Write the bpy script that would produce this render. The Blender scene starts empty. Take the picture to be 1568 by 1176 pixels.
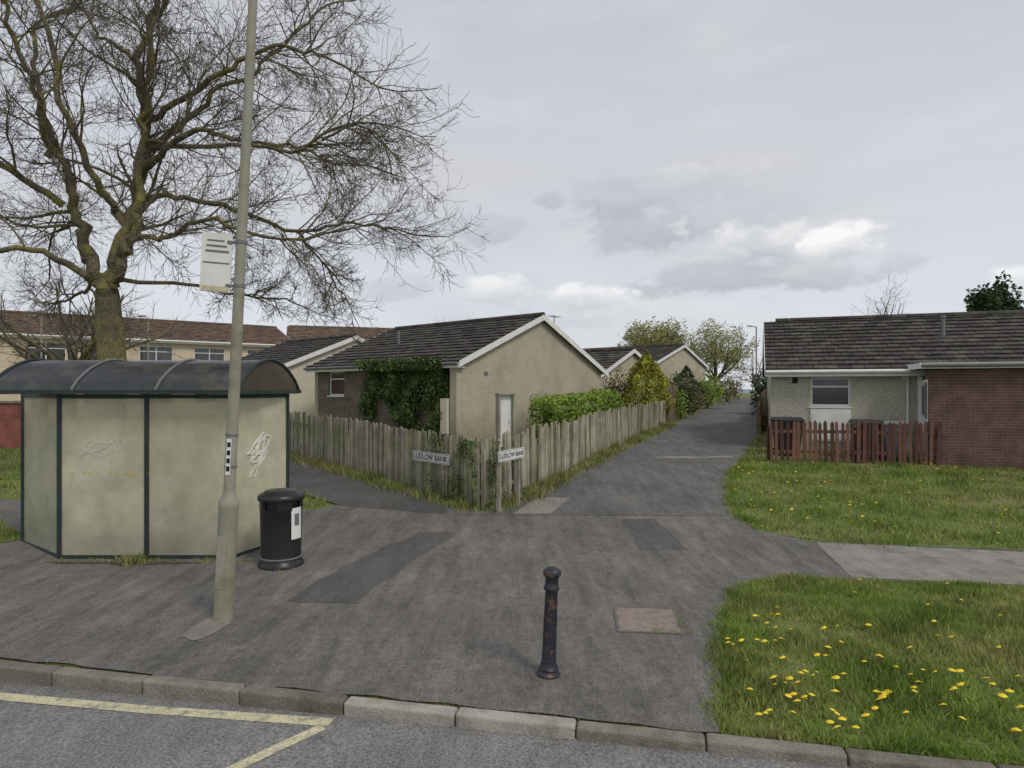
import bpy, math, random
import numpy as np
from mathutils import Vector, Matrix, geometry, noise as mnoise
random.seed(7); np.random.seed(7)
R=random.random
def rr(a,b): return a+(b-a)*random.random()
scene=bpy.context.scene
H=2.45
# ------------------------------------------------------------------ materials
def nn(nt,t,**k):
    n=nt.nodes.new(t)
    for a,b in k.items(): setattr(n,a,b)
    return n
def mat(name,c1,c2=None,scale=1.5,rough=.9,bump=.0,bscale=40,tint=0,speck=0,sscale=120,metal=0,spec=.3,c3=None,scale3=.4,lo3=.5,hi3=.65,trans=0,zdirt=None,transp=0,crack=0,chips=0,wear=0):
    m=bpy.data.materials.new(name); m.use_nodes=True
    nt=m.node_tree; nt.nodes.clear(); L=nt.links
    out=nn(nt,'ShaderNodeOutputMaterial'); b=nn(nt,'ShaderNodeBsdfPrincipled')
    L.new(b.outputs[0],out.inputs[0])
    b.inputs['Roughness'].default_value=rough; b.inputs['Metallic'].default_value=metal
    b.inputs['Specular IOR Level'].default_value=spec
    geo=nn(nt,'ShaderNodeNewGeometry')
    def noise(s,d=4,ro=.6,vec=None):
        n=nn(nt,'ShaderNodeTexNoise'); n.inputs['Scale'].default_value=s; n.inputs['Detail'].default_value=d
        n.inputs['Roughness'].default_value=ro
        L.new(vec or geo.outputs['Position'],n.inputs['Vector']); return n
    def ramp(sock,lo,hi,a=0,bb=1):
        r=nn(nt,'ShaderNodeMapRange'); r.inputs[1].default_value=lo; r.inputs[2].default_value=hi
        r.inputs[3].default_value=a; r.inputs[4].default_value=bb; L.new(sock,r.inputs[0]); return r.outputs[0]
    def mix(f,a,c,bt='MIX'):
        x=nn(nt,'ShaderNodeMix',data_type='RGBA',blend_type=bt)
        if hasattr(f,'type'): L.new(f,x.inputs[0])
        else: x.inputs[0].default_value=f
        for s,i in ((a,6),(c,7)):
            if hasattr(s,'type'): L.new(s,x.inputs[i])
            else: x.inputs[i].default_value=(s[0],s[1],s[2],1)
        return x.outputs[2]
    if c2 is None: c2=tuple(v*.8 for v in c1)
    col=mix(ramp(noise(scale).outputs[0],.35,.65),c1,c2)
    if c3 is not None: col=mix(ramp(noise(scale3,5,.65).outputs[0],lo3,hi3),col,c3)
    def mul(col,sock):
        v=nn(nt,'ShaderNodeVectorMath',operation='SCALE'); L.new(col,v.inputs[0]); L.new(sock,v.inputs['Scale']); return v.outputs[0]
    if speck>0: col=mul(col,ramp(noise(sscale,2,.7).outputs[0],.35,.65,1-speck,1+speck))
    if wear>0:
        mp=nn(nt,'ShaderNodeMapping'); mp.inputs['Rotation'].default_value=(0,0,.35); mp.inputs['Scale'].default_value=(3.2,.55,1); L.new(geo.outputs['Position'],mp.inputs[0])
        col=mul(col,ramp(noise(1.5,7,.72,mp.outputs[0]).outputs[0],.36,.66,1-wear,1+wear))
        col=mul(col,ramp(noise(9,5,.7).outputs[0],.35,.65,1-wear*.55,1+wear*.55))
    if chips>0:
        vo=nn(nt,'ShaderNodeTexVoronoi'); vo.inputs['Scale'].default_value=28; L.new(geo.outputs['Position'],vo.inputs['Vector'])
        a=ramp(vo.outputs['Distance'],.10,.18,1,0); g=nn(nt,'ShaderNodeMath',operation='MULTIPLY'); L.new(a,g.inputs[0])
        sc=nn(nt,'ShaderNodeSeparateColor'); L.new(vo.outputs['Color'],sc.inputs[0]); L.new(ramp(sc.outputs[0],.75,.85,0,chips),g.inputs[1])
        col=mix(g.outputs[0],col,(.36,.35,.31))
    if crack>0:
        va=nn(nt,'ShaderNodeVectorMath',operation='MULTIPLY_ADD'); L.new(noise(2.2,6,.65).outputs['Color'],va.inputs[0]); va.inputs[1].default_value=(1.0,1.0,0); L.new(geo.outputs['Position'],va.inputs[2])
        vo=nn(nt,'ShaderNodeTexVoronoi',feature='DISTANCE_TO_EDGE'); vo.inputs['Scale'].default_value=.36; L.new(va.outputs[0],vo.inputs['Vector'])
        a=ramp(vo.outputs['Distance'],.001,.0045,crack,0)
        g=nn(nt,'ShaderNodeMath',operation='MULTIPLY'); L.new(a,g.inputs[0]); L.new(ramp(noise(.6,3).outputs[0],.5,.58),g.inputs[1])
        col=mix(g.outputs[0],col,(.05,.048,.043))
    if tint>0:
        at=nn(nt,'ShaderNodeAttribute',attribute_name='tint'); col=mul(col,ramp(at.outputs['Fac'],0,1,1-tint,1+tint))
    if zdirt:
        sx=nn(nt,'ShaderNodeSeparateXYZ'); L.new(geo.outputs['Position'],sx.inputs[0])
        a=nn(nt,'ShaderNodeMath',operation='ADD'); L.new(sx.outputs[2],a.inputs[0])
        L.new(ramp(noise(2.5).outputs[0],.3,.7,-.3,.3),a.inputs[1])
        col=mul(col,ramp(a.outputs[0],zdirt[0],zdirt[1],zdirt[2],1))
    L.new(col,b.inputs['Base Color'])
    if bump>0:
        bp=nn(nt,'ShaderNodeBump'); bp.inputs['Strength'].default_value=bump; bp.inputs['Distance'].default_value=.02
        L.new(noise(bscale,2).outputs[0],bp.inputs['Height']); L.new(bp.outputs[0],b.inputs['Normal'])
    last=b.outputs[0]
    if trans>0:
        t=nn(nt,'ShaderNodeBsdfTranslucent'); L.new(col,t.inputs[0])
        ms=nn(nt,'ShaderNodeMixShader'); ms.inputs[0].default_value=trans
        L.new(last,ms.inputs[1]); L.new(t.outputs[0],ms.inputs[2]); last=ms.outputs[0]
    if transp>0:
        t=nn(nt,'ShaderNodeBsdfTransparent'); t.inputs[0].default_value=(.93,.96,.88,1)
        ms=nn(nt,'ShaderNodeMixShader'); L.new(ramp(noise(2.2,5).outputs[0],.35,.65,transp*.5,transp*1.5),ms.inputs[0])
        L.new(last,ms.inputs[1]); L.new(t.outputs[0],ms.inputs[2]); last=ms.outputs[0]
    L.new(last,out.inputs[0])
    return m
M={}
M['asph']=mat('pavement_asphalt',(.172,.163,.15),(.13,.124,.115),.55,.92,.7,80,speck=.30,sscale=60,c3=(.205,.195,.175),scale3=1.6,lo3=.48,hi3=.85,crack=.5,chips=.9,wear=.26)
M['asph2']=mat('path_asphalt',(.142,.137,.13),(.110,.108,.105),.5,.92,.7,70,speck=.30,sscale=50,c3=(.18,.172,.158),scale3=1.1,lo3=.5,hi3=.8,crack=.5,chips=.8,wear=.26)
M['asphd']=mat('asphalt_repair',(.118,.114,.108),(.095,.092,.088),.8,.92,.7,80,speck=.30,sscale=60,chips=.5,wear=.15)
M['road']=mat('road_asphalt',(.215,.212,.206),(.178,.175,.171),.9,.9,.8,60,speck=.38,sscale=45,c3=(.24,.235,.225),scale3=.8,chips=1,wear=.12)
M['conc']=mat('concrete',(.28,.26,.23),(.22,.205,.18),2.5,.9,.3,60,speck=.18,c3=(.17,.16,.14),scale3=3,wear=.12)
M['patch']=mat('worn_concrete_patch',(.26,.24,.21),(.20,.19,.17),2.5,.9,.4,60,speck=.2,c3=(.165,.158,.14),scale3=3,wear=.1)
M['kerb']=mat('kerb_stone',(.24,.22,.185),(.17,.155,.13),3,.9,.6,50,tint=.2,speck=.28,c3=(.10,.10,.065),scale3=2.2,lo3=.5,hi3=.7)
M['kerbp']=mat('kerb_pale',(.37,.345,.30),(.27,.25,.22),4,.9,.5,50,tint=.15,speck=.22,c3=(.17,.16,.135),scale3=3,lo3=.5,hi3=.68)
M['yel']=mat('yellow_paint',(.60,.56,.36),(.48,.45,.31),5,.85,.3,70,speck=.24,sscale=50,c3=(.27,.26,.22),scale3=9,lo3=.52,hi3=.66)
M['white']=mat('white_paint',(.78,.78,.76),(.68,.68,.66),3,.5)
M['grassg']=mat('grass_ground',(.11,.145,.035),(.14,.155,.05),1.2,.95,.6,30,speck=.3,sscale=25,c3=(.18,.165,.075),scale3=.35)
M['blade']=mat('grass_blade',(.165,.265,.045),(.245,.33,.07),.9,.8,tint=.55,c3=(.36,.34,.135),scale3=.75,lo3=.46,hi3=.70,trans=.3)
M['weed']=mat('weed_blade',(.16,.23,.05),(.30,.27,.12),2.5,.8,tint=.4)
M['dand']=mat('dandelion',(.88,.66,.04),(.80,.58,.03),8,.7)
M['dash']=mat('pebbledash',(.50,.45,.345),(.43,.39,.30),1.2,.95,.8,70,speck=.27,sscale=36,c3=(.37,.335,.26),scale3=.7,zdirt=(.9,1.7,.75))
M['dashg']=mat('pebbledash_grey',(.50,.475,.38),(.43,.41,.33),1.2,.95,.8,70,speck=.36,sscale=36,zdirt=(.6,1.4,.75))
M['cream']=mat('cream_render',(.64,.61,.50),(.56,.53,.44),1.2,.9)
M['buff']=mat('buff_render',(.62,.52,.39),(.55,.46,.35),.8,.9)
M['tile']=mat('roof_tile',(.075,.065,.059),(.050,.045,.043),2.2,.85,.3,40,tint=.36,speck=.22,sscale=30,c3=(.09,.087,.066),scale3=1.8)
M['tileb']=mat('roof_tile_brown',(.17,.118,.085),(.125,.088,.065),2,.85,.2,40,tint=.3)
M['wood']=mat('fence_wood',(.40,.37,.285),(.255,.235,.185),3,.9,.5,30,tint=.45,speck=.2,c3=(.215,.225,.125),scale3=1.1,lo3=.46,hi3=.68,zdirt=(.15,.8,.65))
M['woodr']=mat('red_fence_wood',(.15,.072,.05),(.105,.056,.042),3,.85,.3,30,tint=.45)
M['woodd']=mat('dark_fence_wood',(.20,.15,.11),(.14,.108,.08),2,.9,tint=.35)
M['black']=mat('black_plastic',(.012,.012,.014),(.018,.018,.02),4,.38,.05,60,spec=.5)
M['iron']=mat('cast_iron',(.016,.018,.03),(.026,.028,.038),12,.42,.3,60,spec=.5,c3=(.14,.075,.045),scale3=14,lo3=.57,hi3=.64)
M['pole']=mat('lamp_paint',(.32,.315,.255),(.27,.27,.21),4,.6,.15,60,speck=.08,c3=(.22,.22,.15),scale3=3)
M['green']=mat('green_frame',(.018,.034,.03),(.028,.045,.04),6,.5,spec=.4)
M['panel']=mat('frosted_panel',(.86,.83,.66),(.76,.74,.59),1.1,.22,tint=.10,spec=.5,c3=(.90,.88,.77),scale3=1.9,lo3=.5,hi3=.75,trans=.5,zdirt=(.1,.9,.75),transp=.30)
M['haze']=mat('spray_smear',(.88,.88,.82),(.78,.78,.70),8,.6,trans=.3)
M['yhaze']=mat('yellow_smear',(.74,.64,.22),(.62,.55,.25),12,.6,trans=.3)
M['poly']=mat('roof_poly',(.042,.048,.056),(.03,.034,.04),2,.2,spec=.5,c3=(.085,.08,.062),scale3=2.5,transp=.14)
M['polye']=mat('roof_end_poly',(.14,.115,.08),(.09,.078,.06),2,.3,spec=.5,trans=.3,transp=.15)
M['glass']=mat('window_glass',(.03,.035,.04),(.06,.065,.07),2,.08,spec=.8)
M['ivy']=mat('ivy_leaf',(.066,.115,.032),(.095,.15,.04),2.5,.55,tint=.6)
M['hedge']=mat('hedge_leaf',(.22,.33,.055),(.27,.37,.075),2.0,.75,tint=.45,trans=.25)
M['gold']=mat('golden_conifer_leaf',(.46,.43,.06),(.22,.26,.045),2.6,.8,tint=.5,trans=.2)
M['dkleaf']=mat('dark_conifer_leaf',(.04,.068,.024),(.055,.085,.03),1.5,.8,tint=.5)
M['shrub']=mat('shrub_leaf',(.16,.16,.06),(.19,.14,.08),1.5,.8,tint=.5)
M['bud']=mat('bud_leaf',(.34,.34,.12),(.27,.28,.10),1.2,.8,tint=.4,trans=.3)
M['bark']=mat('bark',(.14,.12,.075),(.095,.082,.058),3.5,.95,.9,25,speck=.3,sscale=20,c3=(.19,.175,.06),scale3=1.9,lo3=.46,hi3=.62)
M['twig']=mat('twig_bark',(.125,.11,.085),(.165,.145,.11),3,.9)
M['soil']=mat('soil',(.12,.095,.065),(.09,.07,.05),6,.95,.5,40,speck=.3)
M['grey']=mat('grey_plastic',(.18,.185,.19),(.15,.155,.16),4,.6)
M['coverr']=mat('cover_infill',(.29,.235,.20),(.23,.185,.16),9,.9,.5,50,speck=.32,c3=(.15,.15,.09),scale3=6,lo3=.52,hi3=.66)
M['iront']=mat('cover_iron',(.16,.145,.13),(.12,.11,.10),9,.7,.4,80)
M['txt']=mat('sign_black',(.012,.012,.012),(.02,.02,.02),4,.6)
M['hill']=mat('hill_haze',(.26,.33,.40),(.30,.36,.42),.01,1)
def brick(name,c1,c2,mort):
    m=bpy.data.materials.new(name); m.use_nodes=True; nt=m.node_tree; L=nt.links
    b=nt.nodes['Principled BSDF']; b.inputs['Roughness'].default_value=.9
    uv=nn(nt,'ShaderNodeUVMap'); br=nn(nt,'ShaderNodeTexBrick')
    L.new(uv.outputs[0],br.inputs[0]); br.inputs['Scale'].default_value=1
    br.inputs['Brick Width'].default_value=.225; br.inputs['Row Height'].default_value=.075
    br.inputs['Mortar Size'].default_value=.008; br.inputs['Mortar Smooth'].default_value=.3
    br.inputs['Color1'].default_value=(*c1,1); br.inputs['Color2'].default_value=(*c2,1); br.inputs['Mortar'].default_value=(*mort,1)
    geo=nn(nt,'ShaderNodeNewGeometry'); n=nn(nt,'ShaderNodeTexNoise'); n.inputs['Scale'].default_value=3; n.inputs['Detail'].default_value=6
    L.new(geo.outputs['Position'],n.inputs['Vector'])
    mr=nn(nt,'ShaderNodeMapRange'); mr.inputs[1].default_value=.3; mr.inputs[2].default_value=.7; mr.inputs[3].default_value=.7; mr.inputs[4].default_value=1.3
    L.new(n.outputs[0],mr.inputs[0]); v=nn(nt,'ShaderNodeVectorMath',operation='SCALE')
    L.new(br.outputs['Color'],v.inputs[0]); L.new(mr.outputs[0],v.inputs['Scale']); L.new(v.outputs[0],b.inputs['Base Color'])
    bp=nn(nt,'ShaderNodeBump'); bp.inputs['Strength'].default_value=.5; bp.inputs['Distance'].default_value=.01; bp.invert=True
    L.new(br.outputs['Fac'],bp.inputs['Height']); L.new(bp.outputs[0],b.inputs['Normal'])
    return m
M['brick']=brick('brown_brick',(.135,.07,.053),(.10,.057,.047),(.15,.12,.10))
M['brickd']=brick('dark_brick',(.175,.135,.10),(.125,.10,.078),(.17,.15,.125))
M['brickr']=brick('red_brick',(.30,.075,.055),(.24,.065,.05),(.22,.17,.14))
# ------------------------------------------------------------------ mesh builder
class MB:
    def __init__(s): s.v=[];s.f=[];s.m=[];s.t=[]
    def face(s,idx,m=0,t=.5): s.f.append(idx);s.m.append(m);s.t.append(t)
    def poly(s,pts,m=0,t=.5):
        n=len(s.v); s.v+= [tuple(p) for p in pts]; s.face(list(range(n,n+len(pts))),m,t)
    def hexa(s,o,a,b,c,m=0,t=None):
        o,a,b,c=map(Vector,(o,a,b,c)); t=R() if t is None else t
        if a.cross(b).dot(c)<0: a,b=b,a
        n=len(s.v)
        for p in (o,o+a,o+a+b,o+b,o+c,o+a+c,o+a+b+c,o+b+c): s.v.append(tuple(p))
        for q in ((0,3,2,1),(4,5,6,7),(0,1,5,4),(1,2,6,5),(2,3,7,6),(3,0,4,7)): s.face([n+i for i in q],m,t)
    def box(s,c,sx,sy,sz,m=0,rz=0,t=None):
        u=Vector((math.cos(rz),math.sin(rz),0)); w=Vector((-math.sin(rz),math.cos(rz),0)); c=Vector(c)
        s.hexa(c-u*sx/2-w*sy/2,u*sx,w*sy,(0,0,sz),m,t)
    def prism(s,pts,vec,m=0,t=.5):
        pts=[Vector(p) for p in pts]; vec=Vector(vec); n=len(s.v); k=len(pts)
        s.v+=[tuple(p) for p in pts]+[tuple(p+vec) for p in pts]
        s.face(list(range(n,n+k))[::-1],m,t); s.face(list(range(n+k,n+2*k)),m,t)
        for i in range(k):
            j=(i+1)%k; s.face([n+i,n+j,n+k+j,n+k+i],m,t)
    def tube(s,pts,rad,n=6,m=0,t=.5,cap=True):
        pts=[Vector(p) for p in pts]; base=len(s.v); up=None
        for i,p in enumerate(pts):
            d=(pts[min(i+1,len(pts)-1)]-pts[max(i-1,0)])
            d=d.normalized() if d.length>1e-9 else Vector((0,0,1))
            if up is None: up=d.orthogonal().normalized()
            x=up-d*up.dot(d)
            x=x.normalized() if x.length>1e-6 else d.orthogonal().normalized()
            up=x; y=d.cross(x)
            for k in range(n):
                a=2*math.pi*k/n; s.v.append(tuple(p+(x*math.cos(a)+y*math.sin(a))*rad[i]))
        for i in range(len(pts)-1):
            for k in range(n):
                q=(k+1)%n; s.face([base+i*n+k,base+i*n+q,base+(i+1)*n+q,base+(i+1)*n+k],m,t)
        if cap:
            s.face([base+k for k in range(n)][::-1],m,t); e=base+(len(pts)-1)*n; s.face([e+k for k in range(n)],m,t)
    def lathe(s,c,prof,n=32,m=0,flute=None):
        base=len(s.v)
        for i,(r,z) in enumerate(prof):
            for k in range(n):
                a=2*math.pi*k/n; q=r
                if flute and flute[0]<=i<=flute[1] and k%2: q=r*.9
                s.v.append((c[0]+q*math.cos(a),c[1]+q*math.sin(a),c[2]+z))
        for i in range(len(prof)-1):
            for k in range(n):
                q=(k+1)%n; s.face([base+i*n+k,base+i*n+q,base+(i+1)*n+q,base+(i+1)*n+k],m)
        e=base+(len(prof)-1)*n; s.face([e+k for k in range(n)],m); s.face([base+k for k in range(n)][::-1],m)
    def build(s,name,mats,parent=None,smooth=False,local=False,uv=False):
        me=bpy.data.meshes.new(name); me.from_pydata(s.v,[],s.f)
        for k in mats: me.materials.append(M[k])
        me.polygons.foreach_set('material_index',s.m)
        at=me.attributes.new('tint','FLOAT','FACE'); at.data.foreach_set('value',s.t)
        if smooth: me.polygons.foreach_set('use_smooth',[True]*len(me.polygons))
        if uv:
            ul=me.uv_layers.new(name='UVMap')
            for p in me.polygons:
                nrm=p.normal
                if abs(nrm.z)>.8: ux,uy=Vector((1,0,0)),Vector((0,1,0))
                else:
                    ux=Vector((-nrm.y,nrm.x,0)).normalized(); uy=Vector((0,0,1))
                for li in p.loop_indices:
                    co=me.vertices[me.loops[li].vertex_index].co; ul.data[li].uv=(co.dot(ux),co.dot(uy))
        ob=bpy.data.objects.new(name,me); scene.collection.objects.link(ob)
        if smooth:
            try: me.set_sharp_from_angle(angle=math.radians(40))
            except Exception: pass
        if parent: 
            ob.parent=parent
            if not local: ob.matrix_parent_inverse=Matrix.Translation(parent.location).inverted()
        return ob
def empty(name,loc,rot=(0,0,0)):
    e=bpy.data.objects.new(name,None); e.location=loc; e.rotation_euler=rot; e.empty_display_size=.3
    scene.collection.objects.link(e); return e
# ------------------------------------------------------------------ terrain
ky=np.array([-9999,8.3,12,17,20,27,36,45,58,66,82,140,9999.]); kz=np.array([0,0,.2,.52,.68,.95,1.2,1.38,1.56,1.55,.9,-6,-6.])
_ty=np.arange(-5,200,.25); _tz=np.interp(_ty,ky,kz); _k=np.ones(13)/13
_tz=np.convolve(np.pad(_tz,6,mode='edge'),_k,mode='valid')
def T(x,y):
    z=float(np.interp(y,_ty,_tz)); 
    s=min(max((-4-x)/18,0),1); s=s*s*(3-2*s)
    if y<100: z*= 1-.4*s*min(max((100-y)/20,0),1)
    return z
def yk(u): return 4.95-.21*min(max(u,-60),60)
us=[-3000,-1200,-500,-250,-120,-80]+list(np.arange(-60,61,.75))+[80,120,250,500,1200,3000]
vs=[-3000,-500,-60,-20,-12,-9,-1,-.02,.03]+list(np.arange(.5,66,.5))+list(np.arange(66,150,4))+[200,400,900,3000]
def ground():
    mb=MB(); nu=len(us)
    for v in vs:
        for u in us:
            y=yk(u)+v
            z=T(u,y) if v>0 else -.22
            if v<=-9: z=-.02
            mb.v.append((u,y,z-.004))
    for j in range(len(vs)-1):
        for i in range(nu-1):
            a=j*nu+i; mb.face([a,a+1,a+nu+1,a+nu],0)
    mb.build('ground',['grassg'],smooth=True)
ground()
def roadz(x): return -.125+.06*min(max((x+4)/6,0),1)
def road():
    mb=MB(); xs=[-300,-60,-20,-10]+list(np.arange(-6,6.1,.5))+[10,20,60,300]
    for v in (-8.9,-.0):
        for x in xs: mb.v.append((x,yk(x)+v,roadz(x)))
    n=len(xs)
    for i in range(n-1): mb.face([i,i+1,n+i+1,n+i])
    mb.build('road',['road'])
road()
def densify(pts,step=.18,jit=.0,closed=True):
    out=[]; n=len(pts)
    for i in range(n if closed else n-1):
        a=Vector(pts[i][:2]);b=Vector(pts[(i+1)%n][:2]); d=(b-a).length
        st=step if max(abs(a.x),abs(b.x))<15 and max(a.y,b.y)<30 else step*4
        k=max(1,int(d/st)); nrm=Vector((-(b-a).y,(b-a).x)).normalized()
        for j in range(k):
            p=a+(b-a)*j/k
            q=jit*(mnoise.noise(Vector((p.x*2.3,p.y*2.3,0)))+.5*mnoise.noise(Vector((p.x*8,p.y*8,3))))
            out.append(p+nrm*q)
    return out
def inside(px,py,poly):
    px=np.asarray(px);py=np.asarray(py); r=np.zeros(px.shape,bool); n=len(poly)
    for i in range(n):
        x1,y1=poly[i][0],poly[i][1]; x2,y2=poly[(i+1)%n][0],poly[(i+1)%n][1]
        c=((y1>py)!=(y2>py)); 
        with np.errstate(divide='ignore',invalid='ignore'):
            r^= c & (px < (x2-x1)*(py-y1)/(y2-y1+1e-12)+x1)
    return r
def drape(name,outline,m,dz,step=.5,jit=0,ostep=.18,zf=T):
    o=densify(outline,ostep,jit); n=len(o)
    xs=[p.x for p in o]; ys=[p.y for p in o]
    gx,gy=np.meshgrid(np.arange(min(xs),max(xs),step)+.013,np.arange(min(ys),max(ys),step)+.017)
    gx=gx.ravel();gy=gy.ravel(); k=inside(gx,gy,o); pts=o+[Vector((a,b)) for a,b in zip(gx[k],gy[k])]
    r=geometry.delaunay_2d_cdt(pts,[],[list(range(n))],1,1e-5)
    mb=MB(); mb.v=[(p.x,p.y,zf(p.x,p.y)+dz) for p in r[0]]
    for f in r[2]: mb.face(list(f))
    ob=mb.build(name,[m],smooth=True)
    return ob
gr_front=[(1.48,4.83),(1.75,5.4),(1.92,6.06),(2.25,7.0),(2.74,7.93),(3.0,8.25),(3.5,8.4),(6.3,8.0),(12,7.3),(40,3.5)]
gr_back=[(40,6.0),(12,9.0),(7.5,9.57),(4.6,10.1),(4.1,10.7),(4.0,11.8),(4.6,13.8),(5.4,16),(6.3,18),(7.9,21.5),(9.9,26),(13.6,36),(21.5,57),(26,69)]
left_edge=[(22.5,69),(17.8,57),(10.6,37),(6.7,27),(4.2,21.2),(2.0,16.5),(.35,13.2),(-.5,12.0)]
lp=[(-1.0,12.55),(-3.5,15.3),(-6.5,18.6),(-14,27),(-15.2,26),(-7.6,17.2),(-5.4,14.9),(-4.2,13.5),(-3.3,12.5),(-3.7,12.05),(-6,12.3),(-10.3,13.1),(-16,14.4),(-40,19.5)]
kerb_pts=[(-40,yk(-40)),(-20,yk(-20)),(-5,yk(-5)),(0,yk(0)),(1.48,yk(1.48))]
drape('pavement',kerb_pts+gr_front[1:]+gr_back+left_edge+lp,'asph',.012,.5,.05)
drape('footpath',[(-1.0,11.7),(3.85,11.62),(4.5,13.8),(5.3,16),(6.2,18),(7.8,21.5),(9.8,26),(13.5,36),(21.4,57),(25.8,68.5),(22.7,68.5),(17.9,57),(10.7,37),(6.8,27),(4.3,21.2),(2.1,16.5),(.45,13.2),(-.42,11.95)],'asph2',.017,.5,.03)
drape('asphalt_repair',[(-1.2,11.75),(-3.2,12.35),(-4.2,13.3),(-5.4,14.7),(-7.3,16.8),(-6.6,18.1),(-3.6,15.0),(-1.15,12.4)],'asphd',.017,.5,.04)
drape('asphalt_repair',[(-2.6,7.5),(-2.3,8.8),(-1.5,10.6),(-.9,10.5),(-1.5,8.7),(-1.75,7.4)],'asphd',.016,.5,.10)
drape('asphalt_repair',[(1.9,9.6),(1.9,11.4),(2.5,11.4),(2.6,9.6)],'asphd',.016,.5,.05)
drape('concrete_path',[(4.35,8.36),(6.3,8.06),(12,7.36),(39,3.8),(39,5.9),(12,8.92),(7.5,9.48),(4.65,10.0)],'conc',.018,.5,.01)
drape('concrete_slab',[(0.02,11.75),(.68,11.75),(1.2,13.05),(.5,13.05)],'patch',.022,.4,.01)
drape('path_patch',[(3.7,17.75),(4.2,18.1),(5.3,17.95),(6.1,18.15),(6.1,17.85),(5.0,17.75)],'conc',.022,.4,.09)
lg=[(-7.62,10.25),(-7.75,9.95),(-9.5,10.25),(-13,10.9),(-22,12.6),(-22,13.8),(-13,12.2),(-9,11.45)]
drape('grass_patch',lg,'grassg',.022,.5,.05)
def kerb():
    mb=MB(); k=Vector((1,-.21,0)).normalized(); nb=Vector((.21,1,0)).normalized(); s=-45.
    while s<45:
        L=.91; x=s*k.x
        p=Vector((x,4.95-.21*x,0))
        pale = -1.75<x<-.3
        z=.010+rr(-.004,.006)
        mb.hexa(p-nb*(.135+rr(-.005,.005))+Vector((0,0,-.3)),k*(L-.008)+nb*rr(-.004,.004),nb*.13,(0,0,.3+z),1 if pale else 0)
        s+=L
    ob=mb.build('kerb',['kerb','kerbp'])
    bv=ob.modifiers.new('b','BEVEL'); bv.width=.024; bv.segments=3
kerb()
def edging(name,pts):
    mb=MB()
    for i in range(len(pts)-1):
        a=Vector((*pts[i],0));b=Vector((*pts[i+1],0)); d=(b-a); n=max(1,int(d.length/.9)); u=d.normalized(); w=Vector((-u.y,u.x,0))
        for j in range(n):
            p=a+d*j/n; z=T(p.x,p.y); mb.hexa(p+Vector((0,0,z-.1)),u*(d.length/n-.01),w*.05,(0,0,.125+rr(-.008,.008)))
    mb.build(name,['kerb'])
edging('path_edging',[(4.3,10.35),(4.75,10.08),(7.5,9.56),(12,9.0),(30,7)])
def strip(name,pts,w,m,z):
    mb=MB()
    for i in range(len(pts)-1):
        a=Vector(pts[i]);b=Vector(pts[i+1]);u=(b-a).normalized();n=Vector((-u.y,u.x))*w/2
        q=[a-n,b-n,b+n,a+n]; mb.poly([(p.x,p.y,roadz(p.x)+z) for p in q])
    mb.build(name,[m])
strip('yellow_road_marking',[(-30,10.85),(-8,6.24),(-4.29,5.47),(-2.9,5.22),(-1.38,4.99)],.12,'yel',.004)
strip('yellow_road_marking',[(-1.42,4.93),(-1.62,4.70),(-1.95,4.30),(-2.9,3.1)],.10,'yel',.004)
def litter():
    mb=MB()
    for i in range(620):
        x,y=rr(-5.5,3.2),rr(5.2,14)
        if R()<.4: y=yk(x)+abs(random.gauss(.1,.5))+.1
        if x>1.2+ (y-4.8)*.3 and y<8.6: continue
        z=T(x,y)+.024; s=rr(.004,.015); a=R()*3.14
        u=Vector((math.cos(a),math.sin(a),rr(-.2,.2)))*s; w=Vector((-math.sin(a),math.cos(a),rr(-.2,.3)))*s*rr(.5,1)
        c=Vector((x,y,z)); mb.poly([c-u,c-w,c+u*.8,c+w],0 if R()<.5 else 1,R())
    mb.build('litter_and_dead_leaves',['conc','soil'])
litter()
# ------------------------------------------------------------------ grass
def blades(name,poly,n,h,w,m,bbox,lift=0):
    x=bbox[0]+(bbox[1]-bbox[0])*np.random.rand(n*3); y=bbox[2]+(bbox[3]-bbox[2])*np.random.rand(n*3)
    k=inside(x,y,poly); x=x[k][:n];y=y[k][:n]
    return blade_mesh(name,x,y,h,w,m,lift)
def blade_mesh(name,x,y,h,w,m,lift=0):
    n=len(x); z=np.array([T(a,b) for a,b in zip(x,y)])+lift
    cl=np.array([mnoise.noise(Vector((a*1.4,b*1.4,0)))+.6*mnoise.noise(Vector((a*4.5,b*4.5,5))) for a,b in zip(x,y)])
    hh=h*(.45+.9*np.random.rand(n))*np.clip(1+1.0*cl,.22,2.3); th=np.random.rand(n)*6.283; ww=w*(.6+.8*np.random.rand(n))
    lx=np.random.randn(n)*.5*hh; ly=np.random.randn(n)*.5*hh
    V=np.zeros((n,3,3)); V[:,0]=np.c_[x-np.cos(th)*ww,y-np.sin(th)*ww,z-.01]; V[:,1]=np.c_[x+np.cos(th)*ww,y+np.sin(th)*ww,z-.01]
    V[:,2]=np.c_[x+lx,y+ly,z+hh]
    me=bpy.data.meshes.new(name); me.vertices.add(3*n); me.vertices.foreach_set('co',V.ravel())
    me.loops.add(3*n); me.loops.foreach_set('vertex_index',np.arange(3*n)); me.polygons.add(n)
    me.polygons.foreach_set('loop_start',np.arange(n)*3); me.polygons.foreach_set('loop_total',np.full(n,3)); me.update()
    at=me.attributes.new('tint','FLOAT','FACE'); at.data.foreach_set('value',np.clip(.5+.28*np.random.randn(n)-.45*cl,0,1))
    me.materials.append(M[m]); ob=bpy.data.objects.new(name,me); scene.collection.objects.link(ob); return ob
gf2=[p for p in gr_front]+[(40,yk(40)),(1.5,yk(1.5))]
blades('grass',gf2,80000,.065,.006,'blade',(1.4,8.5,3.1,8.5))
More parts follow.
